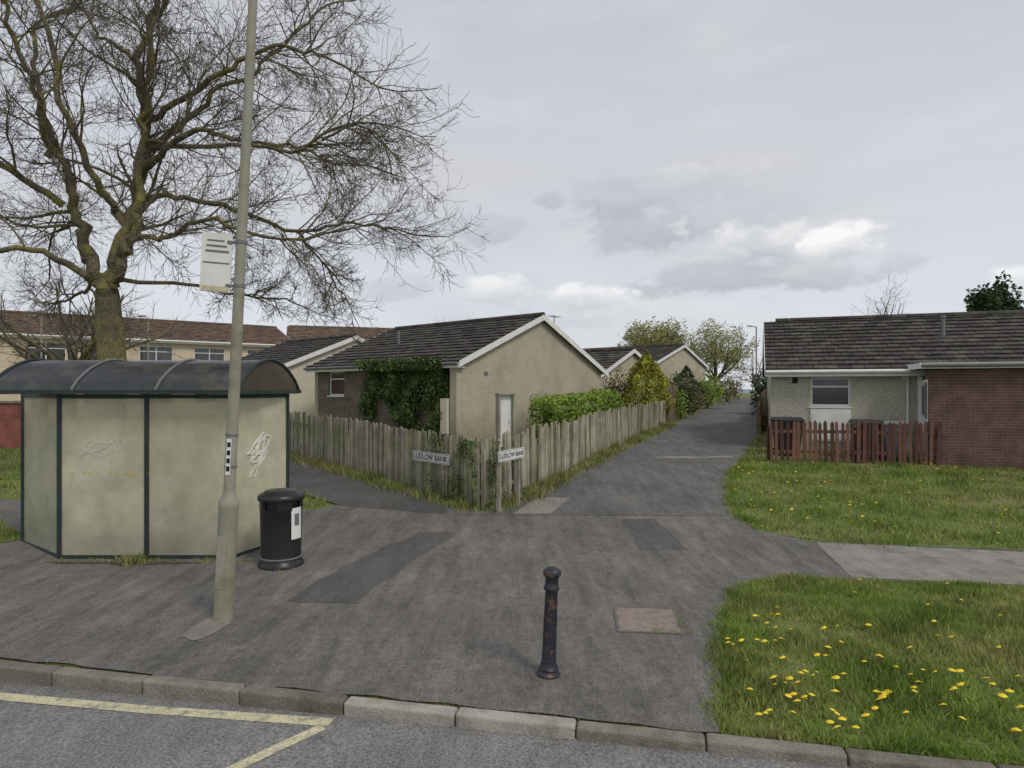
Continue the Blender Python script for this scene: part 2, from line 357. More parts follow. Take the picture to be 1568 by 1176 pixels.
gb=gr_back[:9]+[(6.6,17.2),(11,16.7),(20,14),(40,8)]
blades('grass',gb,60000,.07,.010,'blade',(3.9,18,8.2,18))
gl=[(-3.4,12.55),(-4.3,13.6),(-5.5,15.0),(-7.8,17.4),(-15,26),(-30,32),(-40,19.7),(-16,14.5),(-10.3,13.2),(-6,12.4),(-3.8,12.15)]
blades('grass',gl,35000,.07,.014,'blade',(-24,-3,11,26))
blades('grass',lg,6000,.07,.010,'blade',(-14,-7,9.5,13),.02)
gv=[(5.45,16),(6.35,18),(7.95,21.5),(9.95,26),(13.6,36),(15,36),(11,26),(9,21.5),(7.2,18),(6.7,17)]
blades('verge_grass',gv,12000,.10,.016,'weed',(5,15,16,36))
def along(name,pts,n,spread,h,w,m,lump=True):
    X=[];Y=[]; segs=[(Vector(pts[i]),Vector(pts[i+1])) for i in range(len(pts)-1)]; tot=sum((b-a).length for a,b in segs)
    while len(X)<n:
        s=R()*tot
        for a,b in segs:
            l=(b-a).length
            if s<l: break
            s-=l
        p=a+(b-a)*min(s/l,1)
        if lump and mnoise.noise(Vector((p.x*1.3,p.y*1.3,7)))+R()*.8<.25: continue
        X.append(p.x+random.gauss(0,spread)); Y.append(p.y+random.gauss(0,spread))
    return blade_mesh(name,np.array(X),np.array(Y),h,w,m)
FL=[(-.6,12.1),(-6.4,18.6)]
FR=[(-.55,12.1),(.1,13.15),(6.4,27.2)]
along('fence_weeds',[(-.7,12.0),(-6.4,18.4)],5500,.14,.15,.012,'weed')
along('fence_weeds',[(-.4,12.0),(.25,13.1),(6.5,27.2)],10000,.17,.15,.012,'weed')
along('kerb_weeds',[(-3.0,5.62),(-.8,5.14),(.3,4.9),(1.5,4.65)],600,.02,.03,.004,'weed')
along('edge_weeds',[(1.5,4.83),(1.77,5.4),(1.94,6.06),(2.27,7.0),(2.76,7.93),(3.02,8.23),(3.5,8.38),(6.3,7.98)],6500,.07,.05,.006,'blade',False)
along('edge_weeds',[(7.5,9.6),(4.62,10.15),(4.12,10.7),(4.02,11.8),(4.62,13.8),(5.42,16),(6.3,17)],6000,.09,.07,.009,'blade',False)
along('edge_weeds',[(1.5,4.72),(3,4.41),(6,3.78)],2500,.03,.05,.006,'blade',False)
along('shelter_weeds',[(-6.4,9.12),(-5.3,9.1),(-3.7,9.05),(-3.0,8.7)],1500,.07,.06,.008,'weed')
along('shelter_weeds',[(-5.3,9.0),(-5.15,9.0)],240,.08,.13,.012,'weed',False)
along('pavement_moss',[(-1.08,5.8),(-.92,5.9)],420,.07,.015,.006,'weed',False)
def soil_patches():
    mb=MB()
    for (cx,cy,rx,ry) in ((-6,9.02,.5,.08),(-5.0,8.98,.7,.07)):
        n=18; pts=[]
        for k in range(n):
            a=2*math.pi*k/n; q=rr(.6,1.2); pts.append((cx+math.cos(a)*rx*q,cy+math.sin(a)*ry*q,.018+T(cx,cy)))
        mb.poly(pts)
    mb.build('soil_patch',['soil'])
soil_patches()
def dandelions():
    mb=MB()
    def head(x,y,r,z):
        c=Vector((x,y,T(x,y)+z)); tx,ty=rr(-.4,.4),rr(-.6,.1)
        n=len(mb.v); mb.v.append(tuple(c+Vector((0,0,r*.5))))
        for k in range(9):
            a=2*math.pi*k/9; q=r*rr(.85,1.1); mb.v.append(tuple(c+Vector((math.cos(a)*q,math.sin(a)*q,tx*math.cos(a)*q+ty*math.sin(a)*q))))
        for k in range(9): mb.face([n,n+1+k,n+1+(k+1)%9])
        mb.tube([c+Vector((0,0,-z)),c],[.003,.003],3,1)
    cl=[(2.05,5.0),(2.4,5.55),(2.25,5.3),(2.6,5.6),(2.9,5.5),(2.2,4.75),(3.0,4.9),(2.0,6.0),(2.5,6.6),(3.6,5.6),(3.4,5.1),(3.9,4.7)]
    for i in range(135):
        if R()<.65:
            c=random.choice(cl); x,y=c[0]+random.gauss(0,.3),c[1]+random.gauss(0,.3)
        else: x,y=rr(1.7,8),rr(3.8,8.1)
        if inside(np.array([x]),np.array([y]),gf2)[0] and y>yk(x)+.05: head(x,y,rr(.019,.034),rr(.05,.10))
    for i in range(170):
        x=rr(4.1,15) if R()<.6 else rr(4.1,7); y=rr(9,17)
        if inside(np.array([x]),np.array([y]),gb)[0]: head(x,y,rr(.024,.036),rr(.06,.10))
    mb.build('dandelion_flowers',['dand','weed'])
dandelions()
def cover():
    mb=MB(); z=.013
    cx,cy=1.43,6.9
    mb.box((cx,cy,z-.05),.62,.72,.056,0,-.1)
    for dx,dy,sx,sy in ((0,.375,.68,.03),(0,-.375,.68,.03),(.325,0,.03,.72),(-.325,0,.03,.72)):
        c,s=math.cos(-.1),math.sin(-.1); mb.box((cx+dx*c-dy*s,cy+dx*s+dy*c,z-.05),sx,sy,.060,1,-.1)
    mb.build('access_cover',['coverr','iront'])
    for (x,y,a,b) in ((3.2,10.65,.3,.36),(2.8,9.35,.2,.2)):
        mb=MB(); mb.box((x,y,T(x,y)-.03),a,b,.05,0,.1); mb.box((x,y,T(x,y)-.03),a*.8,b*.8,.054,1,.1); mb.build('drain_cover',['coverr','iront'])
cover()
along('cover_weeds',[(1.1,7.28),(1.78,7.22),(1.75,6.5),(1.1,6.55)],900,.04,.03,.005,'weed')
# ------------------------------------------------------------------ fences
def picket(name,pts,h,m,pw=.075,gap=.03,th=.02,jit=.05,point=False,rails=True,hend=None):
    mb=MB(); tot=0; segs=[]
    for i in range(len(pts)-1):
        a=Vector((*pts[i],0)); b=Vector((*pts[i+1],0)); segs.append((a,b,tot)); tot+=(b-a).length
    for a,b,off in segs:
        d=b-a; L=d.length; u=d/L; w=Vector((-u.y,u.x,0)); s=0; i=0
        while s<L-pw:
            p=a+u*s; hh=(h if hend is None else h+(hend-h)*(off+s)/tot)
            z=T(p.x,p.y); q=hh*(1+rr(-jit,jit)*.6)+(.05*mnoise.noise(Vector((p.x,p.y,1)))); wd=pw*rr(.8,1.15)
            if R()>.012:
                lean=u*rr(-.035,.035)+w*rr(-.025,.025)
                o=p+Vector((0,0,z+.02))+w*rr(-.006,.006)
                t=R()
                if point:
                    A=[o,o+u*wd,o+u*wd+Vector((0,0,q-.06))+lean,o+u*wd/2+Vector((0,0,q))+lean,o+Vector((0,0,q-.06))+lean]
                else:
                    A=[o,o+u*wd,o+u*wd+Vector((0,0,q+rr(-.02,.02)))+lean,o+Vector((0,0,q))+lean]
                mb.prism(A,w*th,0,t)
            s+=wd+gap*rr(.3,1.7); i+=1
        k=max(1,round(L/2.2))
        for j in range(k+1):
            p=a+u*L*j/k; z=T(p.x,p.y); hh=(h if hend is None else h+(hend-h)*(off+L*j/k)/tot)
            mb.box((p.x+w.x*.11,p.y+w.y*.11,z-.1),.09,.09,hh*.86+.1,0,math.atan2(u.y,u.x))
        if rails:
            for j in range(k):
                p=a+u*L*j/k; q=a+u*L*(j+1)/k
                for fz in (.22,.72):
                    P=p+Vector((0,0,T(p.x,p.y)+h*fz))+w*.024; Q=q+Vector((0,0,T(q.x,q.y)+h*fz))+w*.024
                    mb.hexa(P,Q-P,w*.04,(0,0,.08),0)
    return mb.build(name,[m])
picket('picket_fence',[FL[1],FL[0]],1.22,'wood',.066,.017,hend=1.29,jit=.06)
picket('picket_fence',FR,1.30,'wood',.072,.017,hend=.98,jit=.09)
picket('red_picket_fence',[(6.82,17.25),(9.0,17.05),(10.95,16.65)],1.07,'woodr',.085,.05,point=True)
picket('board_fence',[(6.7,27.8),(10.7,38),(17.6,57.5)],1.6,'woodd',.15,.01)
picket('board_fence',[(9.0,23.6),(10.1,26.5),(13.9,35.5),(22.2,57)],1.3,'woodd',.15,.01)
picket('garden_fence',[(-6.4,18.7),(-9.5,22.5)],1.25,'cream',.09,.05)
# ------------------------------------------------------------------ leaves
def leaves(name,pts,size,m,parent=None,mb=None,mi=0,aspect=.7,flat=None):
    own=mb is None; mb=mb or MB()
    for p in pts:
        p=Vector(p); s=size*rr(.6,1.3)
        a=Vector((random.gauss(0,1),random.gauss(0,1),random.gauss(0,.8)))
        if flat is not None: a=a-flat*a.dot(flat)*.75
        a.normalize(); b=a.orthogonal().normalized(); b=(Matrix.Rotation(R()*6.28,3,a)@b)*aspect
        t=min(1,max(0,.5+.28*random.gauss(0,1)+.6*mnoise.noise(p*2.2)))
        mb.poly([p-a*s*.5,p+b*s*.4,p+a*s*.5,p-b*s*.4],mi,t)
    if own: return mb.build(name,[m],parent)
    return mb
def blob_pts(c,r,n,shell=.5,lump=.25,f=1.2):
    out=[]
    while len(out)<n:
        d=Vector((random.gauss(0,1),random.gauss(0,1),random.gauss(0,1))).normalized()
        q=(shell+(1-shell)*R())*(1+lump*2*mnoise.noise(d*f*2+Vector(c)))
        p=Vector((c[0]+d.x*r[0]*q,c[1]+d.y*r[1]*q,c[2]+d.z*r[2]*q)); out.append(p)
    return out
def hedge(name,a,b,w,h,n,m,size):
    a=Vector(a);b=Vector(b);u=(b-a);L=u.length;u/=L;nn_=Vector((-u.y,u.x)); pts=[]
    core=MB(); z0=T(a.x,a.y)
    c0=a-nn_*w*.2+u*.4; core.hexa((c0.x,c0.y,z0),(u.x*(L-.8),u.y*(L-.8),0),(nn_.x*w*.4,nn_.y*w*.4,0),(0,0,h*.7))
    for i in range(n):
        s=R()*L; q=R(); 
        zz=h*(1+.16*mnoise.noise(Vector((s*1.3,0,a.x))))
        k=R(); endf=min(1,.45+s/.6,.45+(L-s)/.6); zz*=.6+.4*endf
        if k<.42: off=rr(-.5,.5)*w; z=zz*rr(.85,1.03)
        elif k<.80: off=-.5*w*rr(.7,1.1); z=zz*R()
        elif k<.92: off=.5*w*rr(.75,1.1); z=zz*R()
        else: off=rr(-.5,.5)*w; z=zz*R(); s=R()*.3
        off+=.1*mnoise.noise(Vector((s*2,z*2,0)))
        p=a+u*s+nn_*off; pts.append((p.x,p.y,T(p.x,p.y)+z))
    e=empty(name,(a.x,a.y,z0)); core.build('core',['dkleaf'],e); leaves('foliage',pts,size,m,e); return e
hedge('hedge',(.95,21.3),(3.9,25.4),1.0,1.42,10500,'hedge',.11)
hedge('hedge',(10.6,25.5),(13.0,32),.7,1.5,2500,'dkleaf',.14)
# ------------------------------------------------------------------ houses
def tiles(mb,o,u,L,w,S,n,mi,tw=.33,tc=.34):
    o=Vector(o);k=int(S/tc)+1; c=int(L/tw)+1
    mb.hexa(o,u*L,w*S,-n*.05,mi,.3)
    for i in range(k):
        s0=i*tc; s1=min(s0+tc*1.05,S)
        if s1-s0<.03: continue
        for j in range(c+1):
            x0=j*tw+(tw*.5 if i%2 else 0)-tw*.5; x1=min(x0+tw-.016,L); x0=max(x0,0)
            if x1-x0<.03: continue
            jz=rr(-.006,.006)
            a=o+u*x0+w*(s0+rr(-.01,.01))+n*(.06+jz); b=u*(x1-x0); cc=w*(s1-s0)-n*.045
            mb.hexa(a,b,cc,-n*.035,mi)
def wallop(mb,P,u,L,z0,z1,nin,th,ops,mi):
    P=Vector((P[0],P[1],0)); bs=sorted({0,L,*[o[0] for o in ops],*[o[1] for o in ops]}); zs=sorted({z0,z1,*[o[2] for o in ops],*[o[3] for o in ops]})
    for i in range(len(bs)-1):
        for j in range(len(zs)-1):
            bm=(bs[i]+bs[i+1])/2; zm=(zs[j]+zs[j+1])/2
            if any(o[0]<bm<o[1] and o[2]<zm<o[3] for o in ops): continue
            mb.hexa(P+u*bs[i]+Vector((0,0,zs[j])),u*(bs[i+1]-bs[i]),nin*th,(0,0,zs[j+1]-zs[j]),mi,.5)
def window(fr,gl,P,u,nin,o,kind='w'):
    P=Vector((P[0],P[1],0)); a,b,za,zb=o[:4]; f=.06; d=.06
    q=P+nin*d
    def bar(x0,x1,y0,y1,dd=0): fr.hexa(q+u*x0+Vector((0,0,y0))+nin*dd,u*(x1-x0),nin*.06,(0,0,y1-y0),0,.5)
    bar(a,b,za,za+f);bar(a,b,zb-f,zb);bar(a,a+f,za+f,zb-f);bar(b-f,b,za+f,zb-f)
    if kind=='w':
        if b-a>1.2: bar((a+b)/2-.03,(a+b)/2+.03,za+f,zb-f)
        bar(a+f,b-f,zb-f-(zb-za)*.28,zb-f-(zb-za)*.28+.05,.005)
    gl.hexa(q+nin*.035+u*(a+f)+Vector((0,0,za+f)),u*(b-a-2*f),nin*.01,(0,0,zb-za-2*f),0,.5)
    fr.hexa(P-nin*.05+u*(a-.04)+Vector((0,0,za-.05)),u*(b-a+.08),nin*.10,(0,0,.045),0,.5)
def bungalow(name,C,g,W,L,zb,zl,zr,za,wall,tile,ops=(),side=None,barge='white',apex=.5,both=True,gutter='white'):
    g=Vector((g[0],g[1],0)).normalized(); s=Vector((-g.y,g.x,0)); C=Vector((C[0],C[1],0)); Z=Vector((0,0,1))
    def P(a,b,z): return C+g*a+s*b+Z*z
    e=empty(name,(C.x,C.y,zb)); A=W*apex
    mb=MB(); side=side or wall
    for b0 in (0,L-.22):
        mb.prism([P(0,b0,zb),P(W,b0,zb),P(W,b0,zr),P(A,b0,za),P(0,b0,zl)],s*.22,0)
    wallop(mb,P(.005,.22,0),s,L-.44,zb,zl-.03,g,.22,[(o[0]-.22,o[1]-.22,o[2],o[3]) for o in ops],1)
    mb.hexa(P(W-.225,.22,zb),g*.22,s*(L-.44),Z*(zr-zb-.03),0,.5)
    mb.build('walls',[wall,side],e,uv=True)
    fr=MB();gl=MB()
    for o in ops: window(fr,gl,P(.005,0,0),s,g,o)
    if ops: 
        fr.build('window_frames',['white'],e); gl.build('window_glass',['glass'],e)
    rf=MB(); ov=.32; bo=.16
    for sgn in (0,1):
        if sgn==0: slope=Vector(P(A,0,za))-P(0,0,zl); base=P(0,-bo,zl+.03); 
        else: slope=Vector(P(A,0,za))-P(W,0,zr); base=P(W,-bo,zr+.03)
        Ls=slope.length; w=slope/Ls; n=w.cross(s); n= n if n.z>0 else -n
        o=base-w*ov
        if sgn==0 or both: tiles(rf,o,s,L+2*bo,w,Ls+ov,n,0)
        else: rf.hexa(o,s*(L+2*bo),w*(Ls+ov),n*.05,0,.4)
    r0=P(A,-bo,za+.06)
    k=int((L+2*bo)/.45)
    for i in range(k): rf.tube([r0+s*(i*.45),r0+s*(i*.45+.44)],[.10,.10],8,0,R())
    rf.build('roof',[tile],e)
    tr=MB()
    for b0 in (-bo-.028,L+bo+.004):
        for q,zz in ((0,zl),(W,zr)):
            a0=P(q,b0,zz+.03); a1=P(A,b0,za+.03); d=(a1-a0).normalized(); a0=a0-d*ov
            tr.hexa(a0-Z*.17,a1-a0,s*.025,Z*.2,0,.5)
    d0=(P(A,0,za)-P(0,0,zl)).normalized(); e0=P(0,-bo,zl)-d0*ov
    tr.hexa(e0-Z*.16-g*.03,s*(L+2*bo),g*.028,Z*.17,0,.5)
    tr.tube([e0+Z*(-.02)-g*.09,e0+Z*(-.02)-g*.09+s*(L+2*bo)],[.055,.055],8,1)
    tr.tube([P(-.08,.12,zb),P(-.08,.12,zl-.15),e0+s*(.28)-Z*.05-g*.05],[.035]*3,8,1)
    tr.hexa(e0-Z*.15,s*(L+2*bo),P(0,0,0)-P(0,0,0)+g*(ov*.9),Z*.02,0,.5)
    tr.build('bargeboards_and_gutter',[barge,'grey' if gutter=='grey' else 'white'],e)
    return e,P,g,s
gd=(.66,.75)
e1,P1,g1,s1=bungalow('bungalow',(-1.6,21),gd,8.0,8.6,.5,3.42,3.22,5.12,'dash','tile',[(6.55,7.6,2.2,3.15)],side='brickd',gutter='grey')
def h1_extra():
    mb=MB(); Z=Vector((0,0,1))
    mb.hexa(P1(-.26,-.0,.6),g1*.255,s1*.3,Z*2.6,0)
    mb.hexa(P1(-.35,.36,1.0),g1*.3,s1*.3,Z*1.15,1)
    mb.build('porch_and_meter_box',['dash','cream','brickd'],e1,uv=True)
    q=MB(); q.tube([P1(1.6,5.2,4.1),P1(1.6,5.2,4.75)],[.05,.05],8,0)
    q.tube([P1(5.6,.6,4.3),P1(5.6,.6,5.35)],[.018,.018],6,0)
    c=P1(5.6,.6,5.3)
    q.tube([c-g1*.35,c+g1*.35],[.01,.01],4,0)
    for k in range(6): 
        p=c+g1*(-.3+.12*k); q.tube([p-s1*.18+Z*.0,p+s1*.18],[.006,.006],4,0)
    q.hexa(P1(1.0,-.012,2.9),g1*.2,s1*.01,Z*.14,0)
    q.build('flue_and_aerial',['grey'],e1)
h1_extra()
def ivy():
    pts=[]
    while len(pts)<13000:
        b=rr(.55,5.4); z=rr(.9,3.5)
        if mnoise.noise(Vector((b*.9,z*1.2,5)))*.9+ (z-.9)*.42 - max(0,b-3.9)*.55 +.04 < R()*.35: continue
        d=.08+.34*R()*(.6+mnoise.noise(Vector((b*1.5,z*1.5,2)))); d=max(d,.03)
        if z>3.1: d+=rr(.1,.35)
        pts.append(P1(-d,b,z))
    leaves('ivy',pts,.13,'ivy',flat=g1)
    pts=[]
    for i in range(3400):
        s=abs(random.gauss(0,.9)); z=R()*1.28
        if s>1.9 or mnoise.noise(Vector((s*2.2,z*2.2,9)))+.25<R()*.7: continue
        if .75<z+T(-.6,12.1)<1.2 and .75<s<2.0 and R()<.9: continue
        u=Vector((-.67,.745,0)); p=Vector((-.6,12.1,0))+u*s+Vector((-.745,-.67,0))*rr(.02,.12); pts.append((p.x,p.y,T(p.x,p.y)+z))
    for i in range(1300):
        s=abs(random.gauss(0,.5)); z=R()*1.25
        if mnoise.noise(Vector((s*2.2,z*2.2,19)))+.2<R()*.7: continue
        u=Vector((.53,.85,0)); p=Vector((-.5,12.1,0))+u*s+Vector((.85,-.53,0))*rr(.02,.10); pts.append((p.x,p.y,T(p.x,p.y)+z))
    leaves('ivy',pts,.055,'ivy')
ivy()
bungalow('bungalow',(-9.86,28),gd,7.4,6.2,.3,3.48,3.48,4.92,'cream','tile',[],gutter='white')
bungalow('bungalow',(4.3,32),gd,6.0,12,.5,3.2,3.2,4.5,'dash','tile',[(1,2.2,2.1,2.9)])
bungalow('bungalow',(10.4,46.5),(.67,.74),7.4,13,.9,4.5,4.3,5.75,'dash','tile',[(1.5,2.7,2.9,3.9)])
ops=[]
for b in (2.2,5.5,8.6,11.5,14.2):
    ops+= [(b-.95,b+.95,4.0,5.15),(b-.95,b+.95,1.5,2.7)]
bungalow('terrace_house',(-15.4,46),(-.622,.783),8,17,.0,5.6,5.6,7.05,'buff','tileb',ops,both=False)
bungalow('terrace_house',(-30.5,35),(-.622,.783),8,14,.0,5.2,5.2,6.6,'brickr','tileb',[(2,3.8,3.7,4.8),(7,8.8,3.7,4.8)],both=False)
bungalow('terrace_house',(-3.0,58),(-.3,.954),8,16,.0,6.0,6.0,7.9,'buff','tileb',[],both=False)
mb=MB(); mb.hexa((-22,20.5,-.1),(6.6,1.0,0),(-.03,.25,0),(0,0,2.1),0); mb.hexa((-22.05,20.42,2.0),(6.7,1.02,0),(-.04,.4,0),(0,0,.07),1)
mb.build('red_brick_wall',['brickr','conc'],uv=True)
mb=MB(); mb.hexa((-12.4,30.2,.2),(2.2,1.4,0),(-.3,.5,0),(0,0,1.6),0); mb.build('garden_wall',['cream'])
# right house
AN=math.radians(20.5)
u2=Vector((math.cos(AN),-math.sin(AN),0)); v2=Vector((math.sin(AN),math.cos(AN),0)); A2=Vector((7.74,19.5,0)); L2=14.0; C2=A2+u2*L2
def bo(t): return L2-t
def topx(px):
    k=(px-784)/1000; return (k*A2.y-A2.x)/(u2.x-k*u2.y)
w0,w1=topx(1241),topx(1303)
e2,P2,g2,s2=bungalow('bungalow',(C2.x,C2.y),(v2.x,v2.y),8,L2,.2,3.10,3.10,4.80,'dashg','tile',[(bo(w1),bo(w0),1.95,2.80)],gutter='white')
def h2_extra():
    Z=Vector((0,0,1)); mb=MB()
    q=A2+u2*(w0)+v2*(-.03); mb.hexa(q+Z*.95,u2*(w1-w0),v2*.028,Z*.93,0)
    mb.hexa(q+u2*.05-v2*.012+Z*1.0,u2*(w1-w0-.1),v2*.01,Z*.75,0)
    t0=topx(1402)
    mb.hexa(A2-v2*.02+Z*2.86,u2*(t0),v2*.02,Z*.12,0)
    vq=A2+u2*topx(1213); mb.hexa(vq-v2*.02+Z*2.62,u2*.15,v2*.02,Z*.17,1)
    lq=A2+u2*topx(1384); mb.tube([lq+Z*2.78,lq-v2*.10+Z*2.78],[.1,.09],14,2)
    mb.tube([A2-v2*.05+u2*(t0-.2)+Z*.5,A2-v2*.05+u2*(t0-.2)+Z*2.9],[.03,.03],8,0)
    mb.build('door_panel_and_fittings',['white','txt','cream'],e2)
    br=MB(); d=1.5; B=A2+u2*t0-v2*d
    TH=.22; Lw=L2-t0
    br.hexa(B+Z*.2,u2*Lw,v2*TH,Z*2.76,0,.5)
    br.hexa(B+v2*(TH)+Z*.2,u2*TH,v2*(.22),Z*2.76,0,.5)
    br.build('brick_walls',['brick'],e2,uv=True)
    dr=MB(); dq=B+v2*(TH+.22)
    dr.hexa(dq+u2*.08+Z*.5,u2*.05,v2*.9,Z*2.2,0); dr.hexa(dq+u2*.06+Z*1.5,u2*.02,v2*.12,Z*.05,1)
    dr.hexa(dq+u2*.07+v2*.1+Z*1.75,u2*.008,v2*.6,Z*.8,1)
    dr.hexa(dq+u2*.02+v2*.0+Z*.5,u2*.1,v2*.06,Z*2.3,0);dr.hexa(dq+u2*.02+v2*.84+Z*.5,u2*.1,v2*.06,Z*2.3,0)
    dr.hexa(dq+v2*.9+Z*.2,u2*.1,v2*(d-TH-1.12),Z*2.7,2)
    dr.hexa(B-u2*.015+v2*.1+Z*1.6,u2*.014,v2*.3,Z*1.1,0); dr.hexa(B-u2*.02+v2*.15+Z*1.68,u2*.004,v2*.2,Z*.95,1)
    dr.build('door',['white','glass','dashg'],e2)
    fl=MB(); fl.hexa(B-u2*.22-v2*.15+Z*2.965,u2*(Lw+.4),v2*(d+.1),Z*.13,0,.2)
    fl.hexa(B-u2*.24-v2*.175+Z*2.975,u2*(Lw+.4),v2*.022,Z*.15,1); fl.hexa(B-u2*.245-v2*.15+Z*2.975,u2*.022,v2*(d+.1),Z*.15,1)
    fl.tube([B-u2*.2-v2*.22+Z*3.06,B+u2*Lw-v2*.22+Z*3.06],[.05,.05],8,2)
    fl.build('porch_roof',['tile','white','grey'],e2)
    fu=MB(); fb=bo(topx(1448)+.4); fu.tube([P2(2.0,fb,3.7),P2(2.0,fb,4.6)],[.055,.055],10,0); fu.tube([P2(2.0,fb,4.6),P2(2.0,fb,4.68)],[.08,.08],10,0); fu.hexa(P2(1.85,fb-.2,3.9),g2*.4,s2*.4,Z*.06,1)
    fu.build('flue',['grey','grey'],e2)
h2_extra()
def wheelie(x,y,rz,m='black'):
    z=T(x,y); e=empty('wheelie_bin',(x,y,z),(0,0,rz)); mb=MB()
    def ring(w,d,zz,oy=0): return [(-w/2,-d/2+oy,zz),(w/2,-d/2+oy,zz),(w/2,d/2+oy,zz),(-w/2,d/2+oy,zz)]
    R0=[ring(.44,.5,.06),ring(.56,.66,.95),ring(.62,.72,.96),ring(.62,.72,1.0),ring(.6,.70,1.01),ring(.54,.6,1.07,.03)]
    n=len(mb.v)
    for r in R0: mb.v+=r
    for i in range(len(R0)-1):
        for k in range(4): mb.face([n+i*4+k,n+i*4+(k+1)%4,n+(i+1)*4+(k+1)%4,n+(i+1)*4+k])
    mb.face([n+20,n+21,n+22,n+23]); mb.face([n+3,n+2,n+1,n])
    mb.tube([(-.25,.38,.98),(.25,.38,.98)],[.02,.02],8)
    for sx in (-.27,.22): mb.tube([(sx,.22,.1),(sx+.05,.22,.1)],[.1,.1],14,1)
    mb.build('bin_body',[m,'txt'],e,local=True)
wheelie(7.75,18.4,.2); wheelie(9.55,17.7,-.2); wheelie(10.2,17.5,-.25,'grey')
def cabinet():
    x,y=-.2,19.2; z=T(x,y); e=empty('utility_cabinet',(x,y,z),(0,0,.35)); mb=MB()
    for sx in (-.25,.19): mb.box((sx+.03,0,0),.06,.3,1.65,0)
    mb.box((0,0,1.65),.52,.34,.05,0); mb.box((0,.1,0),.36,.06,1.64,0); mb.box((0,-.02,.1),.37,.05,1.53,1); mb.box((.1,-.055,.8),.02,.02,.1,0)
    mb.build('cabinet_body',['pole','white'],e,local=True)
cabinet()
# ------------------------------------------------------------------ street furniture
def bollard():
    e=empty('bollard',(.31,5.58,.008),(0,math.radians(2.2),0)); mb=MB()
    pr=[(.098,0),(.10,.02),(.088,.035),(.082,.05),(.085,.065),(.072,.085),(.066,.11),(.062,.14),(.060,.16),(.054,.70),(.054,.72),(.066,.735),(.068,.75),(.060,.765),(.056,.79),(.056,.83),(.066,.845),(.076,.86),(.078,.875),(.076,.89),(.066,.905),(.045,.92),(.02,.93),(.005,.932)]
    mb.lathe((0,0,0),pr,36,0,flute=(8,9))
    mb.build('bollard_body',['iron'],e,smooth=True,local=True)
bollard()
along('bollard_weeds',[(.2,5.52),(.42,5.52)],160,.04,.02,.004,'weed',False)
def bin_():
    e=empty('litter_bin',(-3.16,8.94,.012),(0,0,0)); mb=MB()
    pr=[(.29,0),(.30,.02),(.30,.07),(.285,.09),(.275,.10),(.265,.13),(.262,.14),(.275,.80),(.28,.82),(.262,.825),(.225,.83),(.225,.93),(.262,.935),(.302,.935),(.308,.95),(.306,.975),(.295,1.0),(.27,1.02),(.235,1.035),(.22,1.05),(.20,1.06),(.05,1.07),(.01,1.07)]
    mb.lathe((0,0,0),pr,48,0)
    for k in range(4):
        a=k*math.pi/2+.5; mb.box((.245*math.cos(a),.245*math.sin(a),.81),.05,.2,.135,0,a)
    mb.build('bin_body',['black'],e,smooth=True,local=True)
    s=MB(); 
    n=8
    for (z0,z1,aa,bb,mm,r) in ((.42,.84,-.75,-.1,0,.281),(.60,.76,-.58,-.28,1,.2825)):
        for i in range(n):
            p=aa+(bb-aa)*i/n; q=aa+(bb-aa)*(i+1)/n
            s.poly([(r*math.cos(p),r*math.sin(p),z0),(r*math.cos(q),r*math.sin(q),z0),(r*math.cos(q),r*math.sin(q),z1),(r*math.cos(p),r*math.sin(p),z1)],mm)
    s.build('label',['white','grey'],e,local=True)
    r=MB(); r.lathe((0,0,.145),[(.271,0),(.277,.004),(.277,.018),(.271,.022)],48,0); r.build('base_band',['grey'],e,smooth=True,local=True)
bin_()
def text(body,size,loc,rot,parent,m='txt',inv=True):
    c=bpy.data.curves.new('lettering','FONT'); c.body=body; c.size=size; c.extrude=.002; c.align_x='CENTER'; c.align_y='CENTER'
    c.materials.append(M[m]); o=bpy.data.objects.new('lettering',c); o.location=loc; o.rotation_euler=rot; scene.collection.objects.link(o)
    o.parent=parent
    if inv: o.matrix_parent_inverse=Matrix.Translation(parent.location).inverted()
    return o
def lamp():
    x,y=-3.06,6.92; e=empty('street_lamp',(x,y,.01),(0,math.radians(2.75),0)); mb=MB()
    pr=[(.105,0),(.10,.05),(.098,1.18),(.104,1.2),(.104,1.24),(.092,1.27),(.066,1.33),(.06,1.38),(.058,2.5),(.05,5),(.042,7.8),(.04,8)]
    mb.lathe((0,0,0),pr,28,0)
    mb.tube([(0,0,7.95),(0.02,-.1,8.25),(.1,-.6,8.5),(.15,-1.3,8.6)],[.035,.033,.03,.03],10)
    mb.box((.15,-1.55,8.52),.22,.6,.12,1)
    mb.box((-.01,-.094,.35),.1,.012,.55,0,0)
    mb.build('lamp_column',['pole','grey'],e,smooth=True,local=True)
    s=MB()
    for i in range(4): s.box((.0,-.0655,1.58+i*.085),.035,.006,.05,1)
    s.box((.0,-.064,1.54),.05,.004,.38,0)
    s.tube([(0,0,1.95),(0,0,1.97)],[.066,.066],16,2); s.tube([(0,0,1.62),(0,0,1.635)],[.068,.068],16,2)
    s.build('stickers',['white','txt','grey'],e,local=True)
    f=MB()
    f.box((-.24,-.03,3.46),.30,.02,.62,0,.25); 
    f.box((-.237,-.043,3.47),.27,.004,.05,1,.25)
    f.box((-.237,-.043,3.76),.26,.004,.012,2,.25)
    for j in range(3): f.box((-.25+.01*j,-.043,3.99-.055*j),.17+.03*j,.004,.018,2,.25)
    for zz in (3.52,3.98): f.box((-.06,0,zz),.16,.02,.03,2,.15); f.tube([(0,0,zz),(0,0,zz+.035)],[.06,.06],16,2)
    e2_=empty('bus_stop_sign',(x,y,.01),(0,math.radians(2.75),0))
    f.build('sign_flag',['white','yel','grey'],e2_,local=True)
lamp()
